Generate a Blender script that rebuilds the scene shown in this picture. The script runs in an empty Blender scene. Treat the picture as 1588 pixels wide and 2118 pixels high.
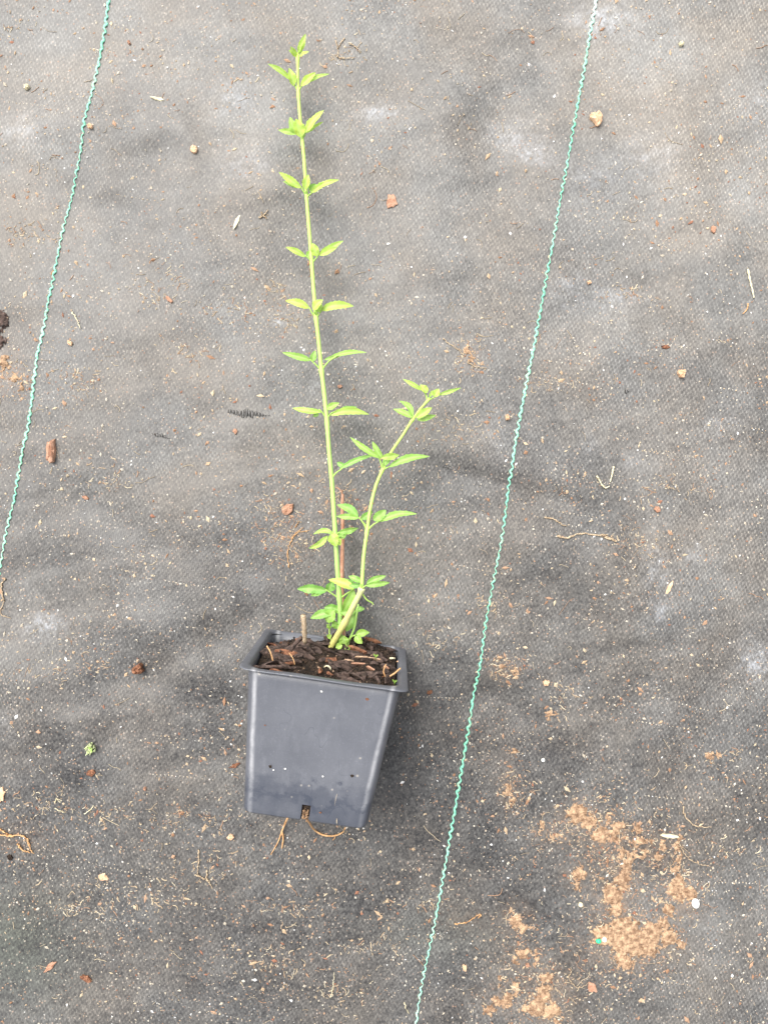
import bpy, math, random
import numpy as np
from mathutils import Vector, Matrix
rnd = random.Random(7); rng = np.random.default_rng(7)
PI = math.pi
# ---------------------------------------------------------------- camera
F, H, CX, CY = 1550.0, 54.0, 794.0, 1059.0       # focal length in photo pixels, camera height in cm
scn = bpy.context.scene
cd = bpy.data.cameras.new('camera'); cam = bpy.data.objects.new('camera', cd)
scn.collection.objects.link(cam); scn.camera = cam
cam.location = (0, 0, H*.01); cam.rotation_euler = (0, 0, 0)
cd.sensor_fit = 'VERTICAL'; cd.sensor_height = 24; cd.lens = 24*F/2118
cd.clip_start = .01; cd.clip_end = 50
# ---------------------------------------------------------------- world, sun, exposure
SUN_EL, SUN_AZ = math.radians(58), math.radians(-42)
w = bpy.data.worlds.new('World'); scn.world = w; w.use_nodes = True
nt = w.node_tree; bg = nt.nodes['Background']
sky = nt.nodes.new('ShaderNodeTexSky'); sky.sky_type = 'NISHITA'; sky.sun_disc = False
sky.sun_elevation = SUN_EL; sky.sun_rotation = SUN_AZ; sky.dust_density = 4; sky.air_density = .8
hs = nt.nodes.new('ShaderNodeHueSaturation'); hs.inputs['Saturation'].default_value = .22   # overcast: nearly white cloud light
nt.links.new(sky.outputs[0], hs.inputs['Color']); nt.links.new(hs.outputs[0], bg.inputs['Color'])
bg.inputs['Strength'].default_value = .15
sl = bpy.data.lights.new('sun', 'SUN'); sl.energy = 1.25; sl.angle = math.radians(36); sl.color = (1, .955, .89)
so = bpy.data.objects.new('sun', sl); scn.collection.objects.link(so)
sd = Vector((math.sin(SUN_AZ)*math.cos(SUN_EL), math.cos(SUN_AZ)*math.cos(SUN_EL), math.sin(SUN_EL)))
so.rotation_euler = sd.to_track_quat('Z', 'Y').to_euler(); so.location = sd*2
scn.view_settings.view_transform = 'Standard'; scn.view_settings.look = 'None'
scn.view_settings.gamma = 1; scn.view_settings.exposure = 1.30
scn.view_settings.use_curve_mapping = False
# ---------------------------------------------------------------- noise helpers
def vnoise(x, y, seed=0):
    x = np.asarray(x, float); y = np.asarray(y, float)
    xi = np.floor(x).astype(np.int64); yi = np.floor(y).astype(np.int64)
    fx = x-xi; fy = y-yi; fx = fx*fx*(3-2*fx); fy = fy*fy*(3-2*fy)
    def h(a, b):
        n = (a*374761393 + b*668265263 + seed*1274126177) & 0x7fffffff
        n = ((n ^ (n >> 13))*1274126177) & 0x7fffffff
        return ((n ^ (n >> 16)) & 0xffff)/65535.
    return (h(xi, yi)*(1-fx)+h(xi+1, yi)*fx)*(1-fy)+(h(xi, yi+1)*(1-fx)+h(xi+1, yi+1)*fx)*fy
def fbm(x, y, seed=0, o=4):
    s = 0; a = .5; t = 0
    for i in range(o):
        s = s+a*vnoise(x*2**i+i*17.3, y*2**i-i*9.1, seed+i); t += a; a *= .5
    return s/t
def sm(a, b, x): t = np.clip((x-a)/(b-a), 0, 1); return t*t*(3-2*t)
def toX(px, z=0.): return (px-CX)*(H-z)/F
def toY(py, z=0.): return -(py-CY)*(H-z)/F
# folds of the sheet: (x0,y0,x1,y1, width px, height cm)
FOLDS = [(300,1260,560,1500,60,.22),(560,1290,250,1420,45,-.16),(1080,1080,1500,1330,70,.22),(1010,1400,1230,1620,60,-.22),
 (1180,1480,1500,1800,90,.24),(890,955,1240,1060,22,-.12),(880,900,1230,1010,40,.12),(640,200,560,420,70,.2),(720,60,1120,230,80,.2),
 (1090,170,1010,420,80,-.22),(250,1560,520,2118,70,.2),(100,1750,330,2050,60,-.16),(480,1750,760,2118,80,.2),(760,1900,1000,2110,70,-.18),
 (960,560,1230,700,60,-.18),(1240,690,1588,860,60,.2),(60,230,420,280,60,.2),(0,320,300,470,50,-.18),(260,620,560,860,90,.2),
 (120,1000,560,1200,60,-.15),(850,1330,1080,1480,50,-.2),(1200,960,1430,1500,60,.16),(1390,150,1500,560,70,.2),(860,60,1140,120,40,-.16),
 (880,1440,980,1760,50,.15),(1330,560,1560,690,50,-.15),(430,420,720,660,60,-.15),(0,1330,200,1560,70,.2),(1400,1560,1588,1900,60,-.18)]
def ground_h(X, Y):
    X = np.asarray(X, float); Y = np.asarray(Y, float)
    h = (fbm(X/14+3, Y/14, 11, 3)-.5)*.9 + (fbm((X+Y*.5)/4.5, (Y-X*.3)/7, 21, 3)-.5)*.34
    h = h+(fbm((X+Y*.17)/8, (Y-X*.17)/1.3, 91, 3)-.5)*.17+(fbm((X+Y*.5)/1.7+5, (Y-X*.2)/7, 95, 3)-.5)*.13
    for x0, y0, x1, y1, wd, a in FOLDS:
        ax, ay, bx, by = toX(x0), toY(y0), toX(x1), toY(y1); wd = wd*H/F
        dx, dy = bx-ax, by-ay; L = math.hypot(dx, dy)
        t = ((X-ax)*dx+(Y-ay)*dy)/L/L; d = ((X-ax)*dy-(Y-ay)*dx)/L
        d = d+(vnoise(t*5, t*0, 5)-.5)*wd*.9
        env = np.exp(-(np.clip(np.abs(t-.5)-.38, 0, None)/.16)**2)
        h = h+a*1.9*np.exp(-(d/wd*1.25)**2)*env
    # trodden flat under the pot and the plant
    m = np.exp(-(((X+4.3)/6.5)**2+((Y+14)/8)**2)**2)
    h = h*(1-m)-.02*m
    return h
def G(px, py, dz=0.):                     # a spot on the sheet, cm
    z = 0.
    for _ in range(2): z = float(ground_h(toX(px, z), toY(py, z)))
    return Vector((toX(px, z), toY(py, z), z+dz))
def P(px, py, z): return Vector((toX(px, z), toY(py, z), z))
# ---------------------------------------------------------------- object helpers
def props(o, label=None, cat=None, group=None, kind=None):
    for k, v in (('label', label), ('category', cat), ('group', group), ('kind', kind)):
        if v: o[k] = v
    return o
WO = {}
def mesh(name, V, Fc, mat, parent=None, smooth=True, attrs=None, origin=None):
    """V in cm, world frame (or the parent's frame when the parent is rotated)"""
    V = np.array([tuple(v) for v in V], float) if not isinstance(V, np.ndarray) else V
    if origin is None:
        if parent is not None: origin = np.array(WO[parent.name])
        else: origin = np.array([V[:, 0].mean(), V[:, 1].mean(), V[:, 2].min()])
    origin = np.array(origin, float)
    me = bpy.data.meshes.new(name)
    me.from_pydata(((V-origin)*.01).tolist(), [], Fc); me.update()
    if smooth: me.polygons.foreach_set('use_smooth', [True]*len(me.polygons))
    for k, a in (attrs or {}).items():
        at = me.attributes.new(k, 'FLOAT', 'POINT'); at.data.foreach_set('value', np.asarray(a, dtype=np.float32))
    me.materials.append(mat)
    o = bpy.data.objects.new(name, me); scn.collection.objects.link(o)
    WO[o.name] = tuple(origin)
    if parent is not None:
        o.parent = parent; o.location = Vector(origin-np.array(WO[parent.name]))*.01
    else: o.location = Vector(origin)*.01
    return o
def empty(name, loc, mtx=None):
    o = bpy.data.objects.new(name, None); scn.collection.objects.link(o); o.empty_display_size = .01
    o.location = Vector(loc)*.01
    if mtx is not None: o.rotation_euler = mtx.to_euler()
    WO[o.name] = tuple(loc); return o
def spline(pts, n):
    pts = [Vector(p) for p in pts]
    if len(pts) < 3: return [pts[0].lerp(pts[-1], i/n) for i in range(n+1)]
    q = [pts[0]*2-pts[1]]+pts+[pts[-1]*2-pts[-2]]; out = []
    m = len(pts)-1
    for i in range(n+1):
        s = i/n*m; k = min(int(s), m-1); t = s-k
        a, b, c, d = q[k:k+4]
        out.append(.5*((2*b)+(c-a)*t+(2*a-5*b+4*c-d)*t*t+(3*b-a-3*c+d)*t**3))
    return out
def tube(V, Fc, pts, rad, sides=6, flat=1.):
    """append a tapering tube; rad is a number or a function of t"""
    b0 = len(V); n = len(pts)
    for i, p in enumerate(pts):
        t = (pts[min(i+1, n-1)]-pts[max(i-1, 0)])
        t = t.normalized() if t.length > 1e-9 else Vector((0, 1, 0))
        s = t.cross(Vector((0, 0, 1)));
        s = s.normalized() if s.length > 1e-4 else Vector((1, 0, 0))
        u = s.cross(t); r = rad(i/(n-1)) if callable(rad) else rad
        for k in range(sides):
            a = 2*PI*k/sides+.3
            V.append(p+s*math.cos(a)*r+u*math.sin(a)*r*flat)
    for i in range(n-1):
        for k in range(sides):
            k2 = (k+1) % sides
            Fc.append((b0+i*sides+k, b0+i*sides+k2, b0+(i+1)*sides+k2, b0+(i+1)*sides+k))
    Fc.append(tuple(b0+k for k in reversed(range(sides)))); Fc.append(tuple(b0+(n-1)*sides+k for k in range(sides)))
# ---------------------------------------------------------------- materials
def mat(name):
    m = bpy.data.materials.new(name); m.use_nodes = True
    return m, m.node_tree, m.node_tree.nodes['Principled BSDF']
class NB:
    def __init__(s, nt): s.nt = nt
    def n(s, t, **k):
        o = s.nt.nodes.new(t)
        for a, b in k.items(): setattr(o, a, b)
        return o
    def l(s, a, b): s.nt.links.new(a, b)
    def m(s, op, a, b=None, clamp=False):
        o = s.n('ShaderNodeMath', operation=op, use_clamp=clamp)
        for i, x in enumerate((a, b)):
            if x is None: continue
            if isinstance(x, (int, float)): o.inputs[i].default_value = x
            else: s.l(x, o.inputs[i])
        return o.outputs[0]
    def mix(s, f, a, b, bt='MIX'):
        o = s.n('ShaderNodeMix', data_type='RGBA', blend_type=bt)
        for i, x in ((0, f), (6, a), (7, b)):
            if isinstance(x, (int, float)): o.inputs[i].default_value = x
            elif isinstance(x, tuple): o.inputs[i].default_value = (*x, 1)
            else: s.l(x, o.inputs[i])
        return o.outputs[2]
    def noise(s, v, sc, det=3, ro=.55):
        o = s.n('ShaderNodeTexNoise'); o.inputs['Scale'].default_value = sc; o.inputs['Detail'].default_value = det
        o.inputs['Roughness'].default_value = ro
        if v is not None: s.l(v, o.inputs['Vector'])
        return o.outputs[0]
    def rng(s, v, a, b, c=0., d=1.):
        o = s.n('ShaderNodeMapRange'); s.l(v, o.inputs[0])
        for i, x in enumerate((a, b, c, d)): o.inputs[i+1].default_value = x
        return o.outputs[0]
    def bump(s, h, dist, st, bs):
        o = s.n('ShaderNodeBump'); o.inputs['Distance'].default_value = dist; o.inputs['Strength'].default_value = st
        s.l(h, o.inputs['Height']); s.l(o.outputs[0], bs.inputs['Normal']); return o
    def attr(s, name): return s.n('ShaderNodeAttribute', attribute_name=name).outputs['Fac']
    def obj(s): return s.n('ShaderNodeTexCoord').outputs['Object']

def fabric_mat():
    m, nt, bs = mat('woven_fabric'); b = NB(nt); co = b.obj()
    wob = b.n('ShaderNodeTexNoise'); wob.inputs['Scale'].default_value = 55; wob.inputs['Detail'].default_value = 3; b.l(co, wob.inputs['Vector'])
    vm = b.n('ShaderNodeVectorMath', operation='MULTIPLY_ADD'); b.l(wob.outputs[1], vm.inputs[0])
    vm.inputs[1].default_value = (.0040, .0034, 0); b.l(co, vm.inputs[2])
    def dot(vx, vy):
        d = b.n('ShaderNodeVectorMath', operation='DOT_PRODUCT'); b.l(vm.outputs[0], d.inputs[0]); d.inputs[1].default_value = (vx, vy, 0); return d.outputs['Value']
    a = math.radians(9.5)
    u = dot(math.cos(a), -math.sin(a)); v = dot(math.sin(a)+.03, math.cos(a))
    su = b.m('SINE', b.m('MULTIPLY', u, PI/.00145)); sv = b.m('SINE', b.m('MULTIPLY', v, PI/.0023))
    pr = b.m('MULTIPLY', su, sv)                                     # over / under of the plain weave
    edge = b.m('POWER', b.m('ABSOLUTE', su), .5)                     # gaps between the tapes
    we = b.m('MULTIPLY', b.rng(pr, -1, .8, .25, 1), b.rng(edge, 0, 1, .35, 1))
    cx = b.n('ShaderNodeCombineXYZ'); b.l(b.m('FLOOR', b.m('MULTIPLY', u, 1/.00145)), cx.inputs[0]); b.l(b.m('FLOOR', b.m('MULTIPLY', v, 1/.0023)), cx.inputs[1])
    wn = b.n('ShaderNodeTexWhiteNoise', noise_dimensions='2D'); b.l(cx.outputs[0], wn.inputs['Vector'])
    we = b.m('MULTIPLY', we, b.rng(wn.outputs['Value'], 0, 1, .58, 1.2))
    # how worn / clogged the weave is, flatter where glare is painted in
    clog = b.m('ADD', b.rng(b.noise(co, 9, 4), .35, .68), b.rng(b.attr('dust_light'), .38, .66, -.25, .45), clamp=True)
    wv = b.m('ADD', b.m('MULTIPLY', we, b.m('SUBTRACT', 1, b.m('MULTIPLY', clog, .5))), b.m('MULTIPLY', clog, .3))
    cl = b.m('MULTIPLY', b.attr('clay'), b.rng(b.noise(co, 190, 5, .75), .38, .62, 0, 1.3), clamp=True)
    d1 = b.noise(co, 7, 6, .6); d2 = b.noise(co, 45, 5, .65); d3 = b.noise(co, 420, 3, .7)
    dust_light = b.m('ADD', b.attr('dust_light'), b.rng(d1, .3, .7, -.10, .10))
    dust_light = b.m('ADD', dust_light, b.rng(d2, .3, .7, -.09, .09)); dust_light = b.m('ADD', dust_light, b.rng(d3, .25, .75, -.26, .26))
    dust_light = b.m('MULTIPLY', dust_light, b.rng(wv, .2, 1, .45, 1.15), clamp=True)
    tint = b.mix(b.rng(b.noise(co, 16, 4), .4, .62), (.308, .300, .280), (.32, .290, .25))
    pl = b.m('MULTIPLY', b.attr('pale'), b.rng(b.noise(co, 130, 5, .7), .38, .66, 0, 1.6))
    dust_light = b.m('ADD', dust_light, b.m('MULTIPLY', pl, .16))
    tint = b.mix(b.m('MULTIPLY', pl, .6, clamp=True), tint, (.50, .52, .55))
    tint = b.mix(b.m('MULTIPLY', b.attr('green'), .5, clamp=True), tint, (.20, .25, .16))
    col = b.mix(dust_light, (.019, .0185, .019), tint)
    col = b.mix(b.m('MULTIPLY', cl, .5), col, (.25, .175, .12))
    # fine speckle of grains caught in the weave
    vo = b.n('ShaderNodeTexVoronoi'); vo.inputs['Scale'].default_value = 520; b.l(co, vo.inputs['Vector'])
    sp = b.m('MULTIPLY', b.rng(vo.outputs['Distance'], .12, .3, 1, 0), b.rng(b.n('ShaderNodeSeparateColor').outputs[0], 0, 1, 0, 0))
    sc = b.n('ShaderNodeSeparateColor'); b.l(vo.outputs['Color'], sc.inputs[0])
    sp = b.m('MULTIPLY', b.rng(vo.outputs['Distance'], .15, .42, 1, 0), b.m('GREATER_THAN', sc.outputs[0], .86))
    gc = b.mix(sc.outputs[1], (.5, .45, .38), (.36, .2, .12))
    col = b.mix(b.m('MULTIPLY', sp, .55), col, gc)
    b.l(col, bs.inputs['Base Color'])
    b.l(b.rng(dust_light, 0, .6, .42, .72), bs.inputs['Roughness'])
    bs.inputs['Specular IOR Level'].default_value = .45
    hh = b.m('ADD', wv, b.m('MULTIPLY', d3, .5))
    b.bump(hh, .00026, .8, bs)
    return m
def simple(name, c1, c2, scale=300, rough=.8, bumpd=.0003, isl=0., spec=.3):
    m, nt, bs = mat(name); b = NB(nt); co = b.obj()
    col = b.mix(b.rng(b.noise(co, scale, 4), .35, .65), c1, c2)
    if isl:
        g = b.n('ShaderNodeNewGeometry').outputs['Random Per Island']
        r = b.n('ShaderNodeValToRGB'); b.l(g, r.inputs[0])
        r.color_ramp.elements[0].color = (1-isl,)*3+(1,); r.color_ramp.elements[1].color = (1, 1, 1, 1)
        col = b.mix(1., col, r.outputs[0], 'MULTIPLY')
    b.l(col, bs.inputs['Base Color']); bs.inputs['Roughness'].default_value = rough
    bs.inputs['Specular IOR Level'].default_value = spec
    if bumpd: b.bump(b.noise(co, scale*2.2, 4), bumpd, .8, bs)
    return m
def ramp_mat(name, cols, rough=.8, spec=.3, bumpd=.0003, scale=900):
    m, nt, bs = mat(name); b = NB(nt); co = b.obj()
    g = b.n('ShaderNodeNewGeometry').outputs['Random Per Island']
    r = b.n('ShaderNodeValToRGB'); b.l(g, r.inputs[0]); cr = r.color_ramp; cr.interpolation = 'CONSTANT'
    for i, (p, c) in enumerate(cols):
        e = cr.elements[i] if i < 2 else cr.elements.new(p)
        e.position = p; e.color = (*c, 1)
    col = b.mix(1., r.outputs[0], b.mix(b.rng(b.noise(co, scale, 3), .3, .7), (.7, .7, .7), (1, 1, 1)), 'MULTIPLY')
    b.l(col, bs.inputs['Base Color']); bs.inputs['Roughness'].default_value = rough; bs.inputs['Specular IOR Level'].default_value = spec
    if bumpd: b.bump(b.noise(co, scale, 3), bumpd, .8, bs)
    return m
def leaf_mat():
    m, nt, bs = mat('leaf_green'); b = NB(nt); co = b.obj()
    y = b.attr('young'); rib = b.attr('rib')
    col = b.mix(y, (.13, .40, .085), (.56, .71, .12))
    col = b.mix(b.rng(b.noise(co, 260, 3), .35, .7, 0, .35), col, (.30, .52, .15))
    oi = b.n('ShaderNodeObjectInfo').outputs['Random']; col = b.mix(b.rng(oi, 0, 1, .0, .22), col, (.08, .26, .05)); col = b.mix(b.rng(b.noise(co, 95, 4, .7), .58, .72, 0, .4), col, (.58, .66, .22))
    col = b.mix(b.m('MULTIPLY', rib, .5), col, (.5, .66, .25))
    b.l(col, bs.inputs['Base Color']); bs.inputs['Roughness'].default_value = .48; bs.inputs['Specular IOR Level'].default_value = .4
    b.bump(b.m('ADD', b.noise(co, 700, 3), b.m('MULTIPLY', rib, -.6)), .0003, .6, bs)
    tr = b.n('ShaderNodeBsdfTranslucent'); b.l(b.mix(1., col, (1., 1.05, .6), 'MULTIPLY'), tr.inputs[0])
    mx = b.n('ShaderNodeMixShader'); mx.inputs[0].default_value = .33
    b.l(bs.outputs[0], mx.inputs[1]); b.l(tr.outputs[0], mx.inputs[2])
    b.l(mx.outputs[0], nt.nodes['Material Output'].inputs[0]); return m
def stem_mat(name, c0, c1):
    m, nt, bs = mat(name); b = NB(nt); co = b.obj()
    col = b.mix(b.attr('young'), c0, c1)
    mp = b.n('ShaderNodeMapping'); b.l(co, mp.inputs[0]); mp.inputs['Scale'].default_value = (900, 160, 900)
    n = b.noise(mp.outputs[0], 1, 3); col = b.mix(b.rng(n, .35, .7, 0, .3), col, (.22, .33, .1))
    b.l(col, bs.inputs['Base Color']); bs.inputs['Roughness'].default_value = .5
    b.bump(n, .0004, .6, bs); return m
def pot_mat():
    m, nt, bs = mat('pot_plastic'); b = NB(nt); co = b.obj()
    sep = b.n('ShaderNodeSeparateXYZ'); b.l(co, sep.inputs[0]); z = sep.outputs[2]
    n1 = b.noise(co, 70, 8, .72); n2 = b.noise(co, 900, 3)
    mp = b.n('ShaderNodeMapping'); b.l(co, mp.inputs[0]); mp.inputs['Scale'].default_value = (1, 1, .35); mp.inputs['Rotation'].default_value = (0, .3, 0)
    film = b.m('ADD', b.rng(b.noise(co, 28, 8, .7), .32, .7, .05, .45), b.rng(b.noise(mp.outputs[0], 160, 5, .7), .5, .75, 0, .35))
    film = b.m('ADD', film, b.rng(b.noise(co, 900, 2, .6), .6, .75, 0, .35))            # dusty lime film on the plastic
    # water mark: clean, wet plastic at the foot with a ragged edge
    edge = b.m('ADD', z, b.rng(n1, .2, .8, -.012, .012))
    wet = b.rng(edge, .0215, .0270, 1, 0)
    wet2 = b.rng(edge, .0125, .0132, 1, 0)
    tide = b.m('MULTIPLY', b.rng(b.m('ABSOLUTE', b.m('SUBTRACT', edge, .014)), .0004, .0030, 1, 0), .38)
    drip = b.m('MULTIPLY', b.rng(b.m('ABSOLUTE', b.m('SUBTRACT', b.noise(co, 38, 2), .5)), .002, .006, 1, 0), b.rng(b.noise(co, 30, 1), .55, .6, 0, .35))
    dark = b.m('ADD', b.m('MULTIPLY', wet, b.rng(b.noise(co, 60, 3), .35, .6, .2, .62)), b.m('MULTIPLY', wet2, .12)); dark = b.m('ADD', dark, b.m('ADD', tide, drip), clamp=True)
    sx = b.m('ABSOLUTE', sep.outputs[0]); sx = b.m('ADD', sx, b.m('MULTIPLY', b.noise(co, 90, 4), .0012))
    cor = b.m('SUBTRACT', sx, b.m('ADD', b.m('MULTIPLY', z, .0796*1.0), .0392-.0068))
    corner_glint = b.m('MULTIPLY', b.rng(b.m('ABSOLUTE', b.m('SUBTRACT', cor, .0022)), .0003, .0020, 1, 0), b.rng(b.noise(co, 160, 4, .7), .3, .6, .5, 1))  # highlight painted along the corner bevels, broken up by noise
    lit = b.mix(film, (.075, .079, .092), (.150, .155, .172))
    lit = b.mix(b.m('MULTIPLY', corner_glint, .8), lit, (.34, .34, .35))
    col = b.mix(dark, lit, (.036, .042, .058))
    vo = b.n('ShaderNodeTexVoronoi'); vo.inputs['Scale'].default_value = 210; b.l(co, vo.inputs['Vector'])
    sc = b.n('ShaderNodeSeparateColor'); b.l(vo.outputs['Color'], sc.inputs[0])
    sp = b.m('MULTIPLY', b.rng(vo.outputs['Distance'], .1, .22, 1, 0), b.m('GREATER_THAN', sc.outputs[0], .93))
    col = b.mix(b.m('MULTIPLY', sp, .5), col, (.4, .36, .3))
    b.l(col, bs.inputs['Base Color'])
    b.l(b.m('SUBTRACT', b.rng(n1, .3, .7, .34, .44), b.m('MULTIPLY', wet, .06)), bs.inputs['Roughness'])
    bs.inputs['Specular IOR Level'].default_value = .55
    b.bump(b.m('ADD', b.m('MULTIPLY', n2, .3), n1), .0005, .35, bs); return m
def rope_mat():
    m, nt, bs = mat('green_tape'); b = NB(nt); co = b.obj()
    col = b.mix(b.rng(b.noise(co, 14, 4), .45, .75), (.17, .53, .35), (.40, .69, .52))
    col = b.mix(b.rng(b.noise(co, 300, 3), .5, .72, 0, .75), col, (.36, .37, .27))
    col = b.mix(b.m('MULTIPLY', b.attr('pale'), .7, clamp=True), col, (.60, .70, .66))
    b.l(col, bs.inputs['Base Color']); bs.inputs['Roughness'].default_value = .45; return m

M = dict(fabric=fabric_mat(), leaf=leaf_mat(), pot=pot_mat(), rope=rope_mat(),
 stem=stem_mat('stem_green', (.27, .52, .14), (.50, .66, .12)), wood=stem_mat('stem_yellow', (.62, .56, .14), (.60, .62, .34)),
 cane=simple('cane_brown', (.36, .17, .10), (.48, .27, .18), 240, .7, .0002),
 twig=simple('twig_pale', (.50, .40, .27), (.30, .21, .13), 700, .8, .0004),
 root=simple('root_orange', (.42, .22, .09), (.58, .36, .18), 260, .7, .0002),
 soil=simple('soil_dark', (.010, .007, .005), (.045, .028, .018), 420, .9, .0012),
 soilbrown=simple('soil_brown', (.05, .03, .02), (.36, .22, .12), 500, .9, .0008),
 clay=simple('dried_clay', (.17, .10, .06), (.47, .32, .20), 330, .95, .0014),
 bark=simple('bark_dark', (.024, .017, .014), (.12, .08, .065), 340, .8, .0006),
 barkred=simple('bark_red', (.09, .035, .02), (.30, .14, .075), 340, .8, .0006),
 barktan=simple('bark_tan', (.30, .19, .12), (.48, .33, .22), 340, .8, .0006),
 chipbrown=simple('chip_brown', (.30, .15, .09), (.42, .25, .17), 300, .85, .0005),
 chiptan=simple('chip_tan', (.52, .31, .18), (.66, .46, .30), 300, .85, .0005),
 straw=simple('straw_pale', (.60, .52, .32), (.70, .64, .45), 260, .6, .0002),
 white=simple('white_pellet', (.82, .80, .74), (.88, .87, .82), 200, .4, 0),
 green=simple('green_pellet', (.03, .45, .22), (.05, .52, .27), 200, .35, 0),
 moss=simple('moss_pale', (.46, .56, .25), (.72, .74, .48), 600, .9, .0005),
 black=simple('fabric_black', (.035, .033, .03), (.10, .095, .088), 600, .8, 0),
 tape=simple('fabric_tape', (.10, .10, .095), (.2, .19, .18), 600, .6, 0),
 grit=ramp_mat('pale_grit', [(0, (.48, .42, .33)), (.40, (.58, .53, .44)), (.62, (.80, .79, .76)), (.71, (.48, .37, .25)), (.84, (.60, .47, .32))]),
 crumb=ramp_mat('brown_crumbs', [(0, (.30, .17, .10)), (.25, (.40, .25, .16)), (.5, (.46, .33, .21)), (.72, (.28, .13, .08)), (.82, (.50, .41, .28))]),
 soilgrain=ramp_mat('soil_grain', [(0, (.012, .008, .006)), (.35, (.04, .026, .018)), (.6, (.09, .055, .035)), (.8, (.02, .015, .012)), (.96, (.30, .20, .13))]),
 wisp=ramp_mat('peat_wisp', [(0, (.36, .27, .18)), (.3, (.46, .37, .25)), (.6, (.32, .20, .13)), (.85, (.54, .47, .34))], bumpd=0),
 fibre=ramp_mat('root_fibre', [(0, (.40, .32, .22)), (.4, (.52, .43, .30)), (.75, (.40, .24, .15))], bumpd=0))
# ---------------------------------------------------------------- the sheet
def axis(lo, hi, step, far):
    c = list(np.arange(lo, hi+1e-6, step)); s = step; x = hi
    while x < far: s *= 1.25; x += s; c.append(x)
    s = step; x = lo; pre = []
    while x > -far: s *= 1.25; x -= s; pre.append(x)
    return np.array(pre[::-1]+c)
xs = axis(-36, 36, .3, 160); ys = axis(-46, 46, .3, 170)
XX, YY = np.meshgrid(xs, ys); ZZ = ground_h(XX, YY)
PX = XX*F/H+CX; PY = -YY*F/H+CY
dust_light = .29+.32*sm(1600, 0, PY)+.06*sm(900, 1500, PX)*sm(1700, 600, PY)  # sky glare painted in: the sheet gets paler towards the top
dust_light = dust_light+(fbm(XX/6, YY/6, 31, 4)-.5)*.20+(fbm((XX+YY*.15)/5, (YY-XX*.15)/1.1, 37, 4)-.5)*.16
# clean dark patches, shade painted in beside the pot and along folds, dusty ones (px, py, rx, ry, amount)
for x, y, rx, ry, a in [(470,1430,90,110,-.12),(900,1390,80,90,-.12),(870,1550,80,160,-.1),(900,1900,260,180,-.06),(1110,1560,110,70,-.14),
 (620,230,40,40,-.1),(320,240,130,60,-.1),(1060,120,90,60,-.1),(560,540,60,40,-.08),(960,970,120,45,-.08),(1150,1180,160,90,-.08),(940,560,90,60,-.08),
 (100,120,140,90,.12),(60,290,90,60,.18),(160,160,80,50,.1),(520,240,80,70,.12),(1330,430,100,180,.12),(1480,360,120,200,.1),(1360,130,160,90,.12),
 (1480,1950,110,160,.16),(1500,1250,100,260,.08),(60,1290,140,80,.12),(30,1400,60,80,.1),(800,700,140,140,.06),(1500,1500,90,200,.06),
 (280,1000,160,120,.04),(1100,1880,120,60,-.12),(150,1900,200,120,-.05),(930,980,60,12,-.14),(1030,1035,80,14,-.1),(700,1650,330,200,-.06)]:
    dust_light = dust_light+a*(.7 if a < 0 else 1)*np.exp(-((PX-x)/rx)**2-((PY-y)/ry)**2)
pale = 0
for x, y, rx, ry, a in [(790,235,45,22,.9),(1060,285,55,35,.7),(1110,320,30,22,.8),(1180,600,50,40,.5),(1285,610,45,30,.5),(480,200,60,35,.5),(510,345,50,30,.5),
 (1240,40,60,40,.7),(1350,1180,26,60,.7),(1360,1260,20,40,.6),(1560,1370,40,45,.9),(1425,1140,20,22,.7),(1315,955,35,20,.6),(1215,920,14,20,.6),
 (100,1290,50,22,.8),(30,1500,30,50,.4),(580,660,20,14,.8),(90,1305,40,25,.5),(1490,890,40,30,.4),(1030,900,40,50,.4),(1230,370,80,40,.4),(1570,230,30,60,.5),(655,800,15,20,.5),(1340,320,60,50,.4),(40,270,50,30,.5)]:
    pale = pale+a*np.exp(-((PX-x)/rx)**2-((PY-y)/ry)**2)
pale = np.clip(pale*(.15+1.5*fbm(XX/1.1, YY/.9, 77, 3)), 0, 1.2)
dust_light = dust_light+.03*pale
green = np.exp(-((PX-30)/120)**2-((PY-1960)/110)**2)+.4*np.exp(-((PX-900)/120)**2-((PY-1930)/60)**2)
clayst = np.zeros_like(XX)
for x, y, rx, ry, a in [(1200,1690,45,35,.7),(1260,1730,60,40,.8),(1330,1750,60,40,.7),(1385,1760,40,50,.6),(1290,1800,45,50,.7),(1268,1870,45,60,.9),(1300,1945,90,60,1),(1405,1860,45,60,.8),(1130,2060,60,60,.8),(1040,2070,45,35,.6),(1065,1900,35,35,.6),
 (1080,1975,40,30,.5),(1050,1620,20,60,.5),(15,770,40,45,.8),(1045,1382,35,25,.6),(610,1120,50,60,.35),(975,745,30,30,.5),(1150,1730,50,20,.5),(1195,1810,35,30,.6),(960,1900,60,30,.25),(690,1050,40,40,.3),(40,1735,60,30,.4)]:
    clayst = np.maximum(clayst, a*np.exp(-((PX-x)/rx)**2-((PY-y)/ry)**2))
ny, nx = XX.shape
V = np.stack([XX, YY, ZZ], -1).reshape(-1, 3)
idx = np.arange(nx*ny).reshape(ny, nx)
Fc = np.stack([idx[:-1, :-1], idx[:-1, 1:], idx[1:, 1:], idx[1:, :-1]], -1).reshape(-1, 4).tolist()
ground = mesh('ground', V, Fc, M['fabric'], origin=(0, 0, 0), attrs=dict(dust_light=dust_light.ravel(), pale=np.asarray(pale).ravel(), green=green.ravel(), clay=clayst.ravel()))
props(ground, kind='structure')
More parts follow.
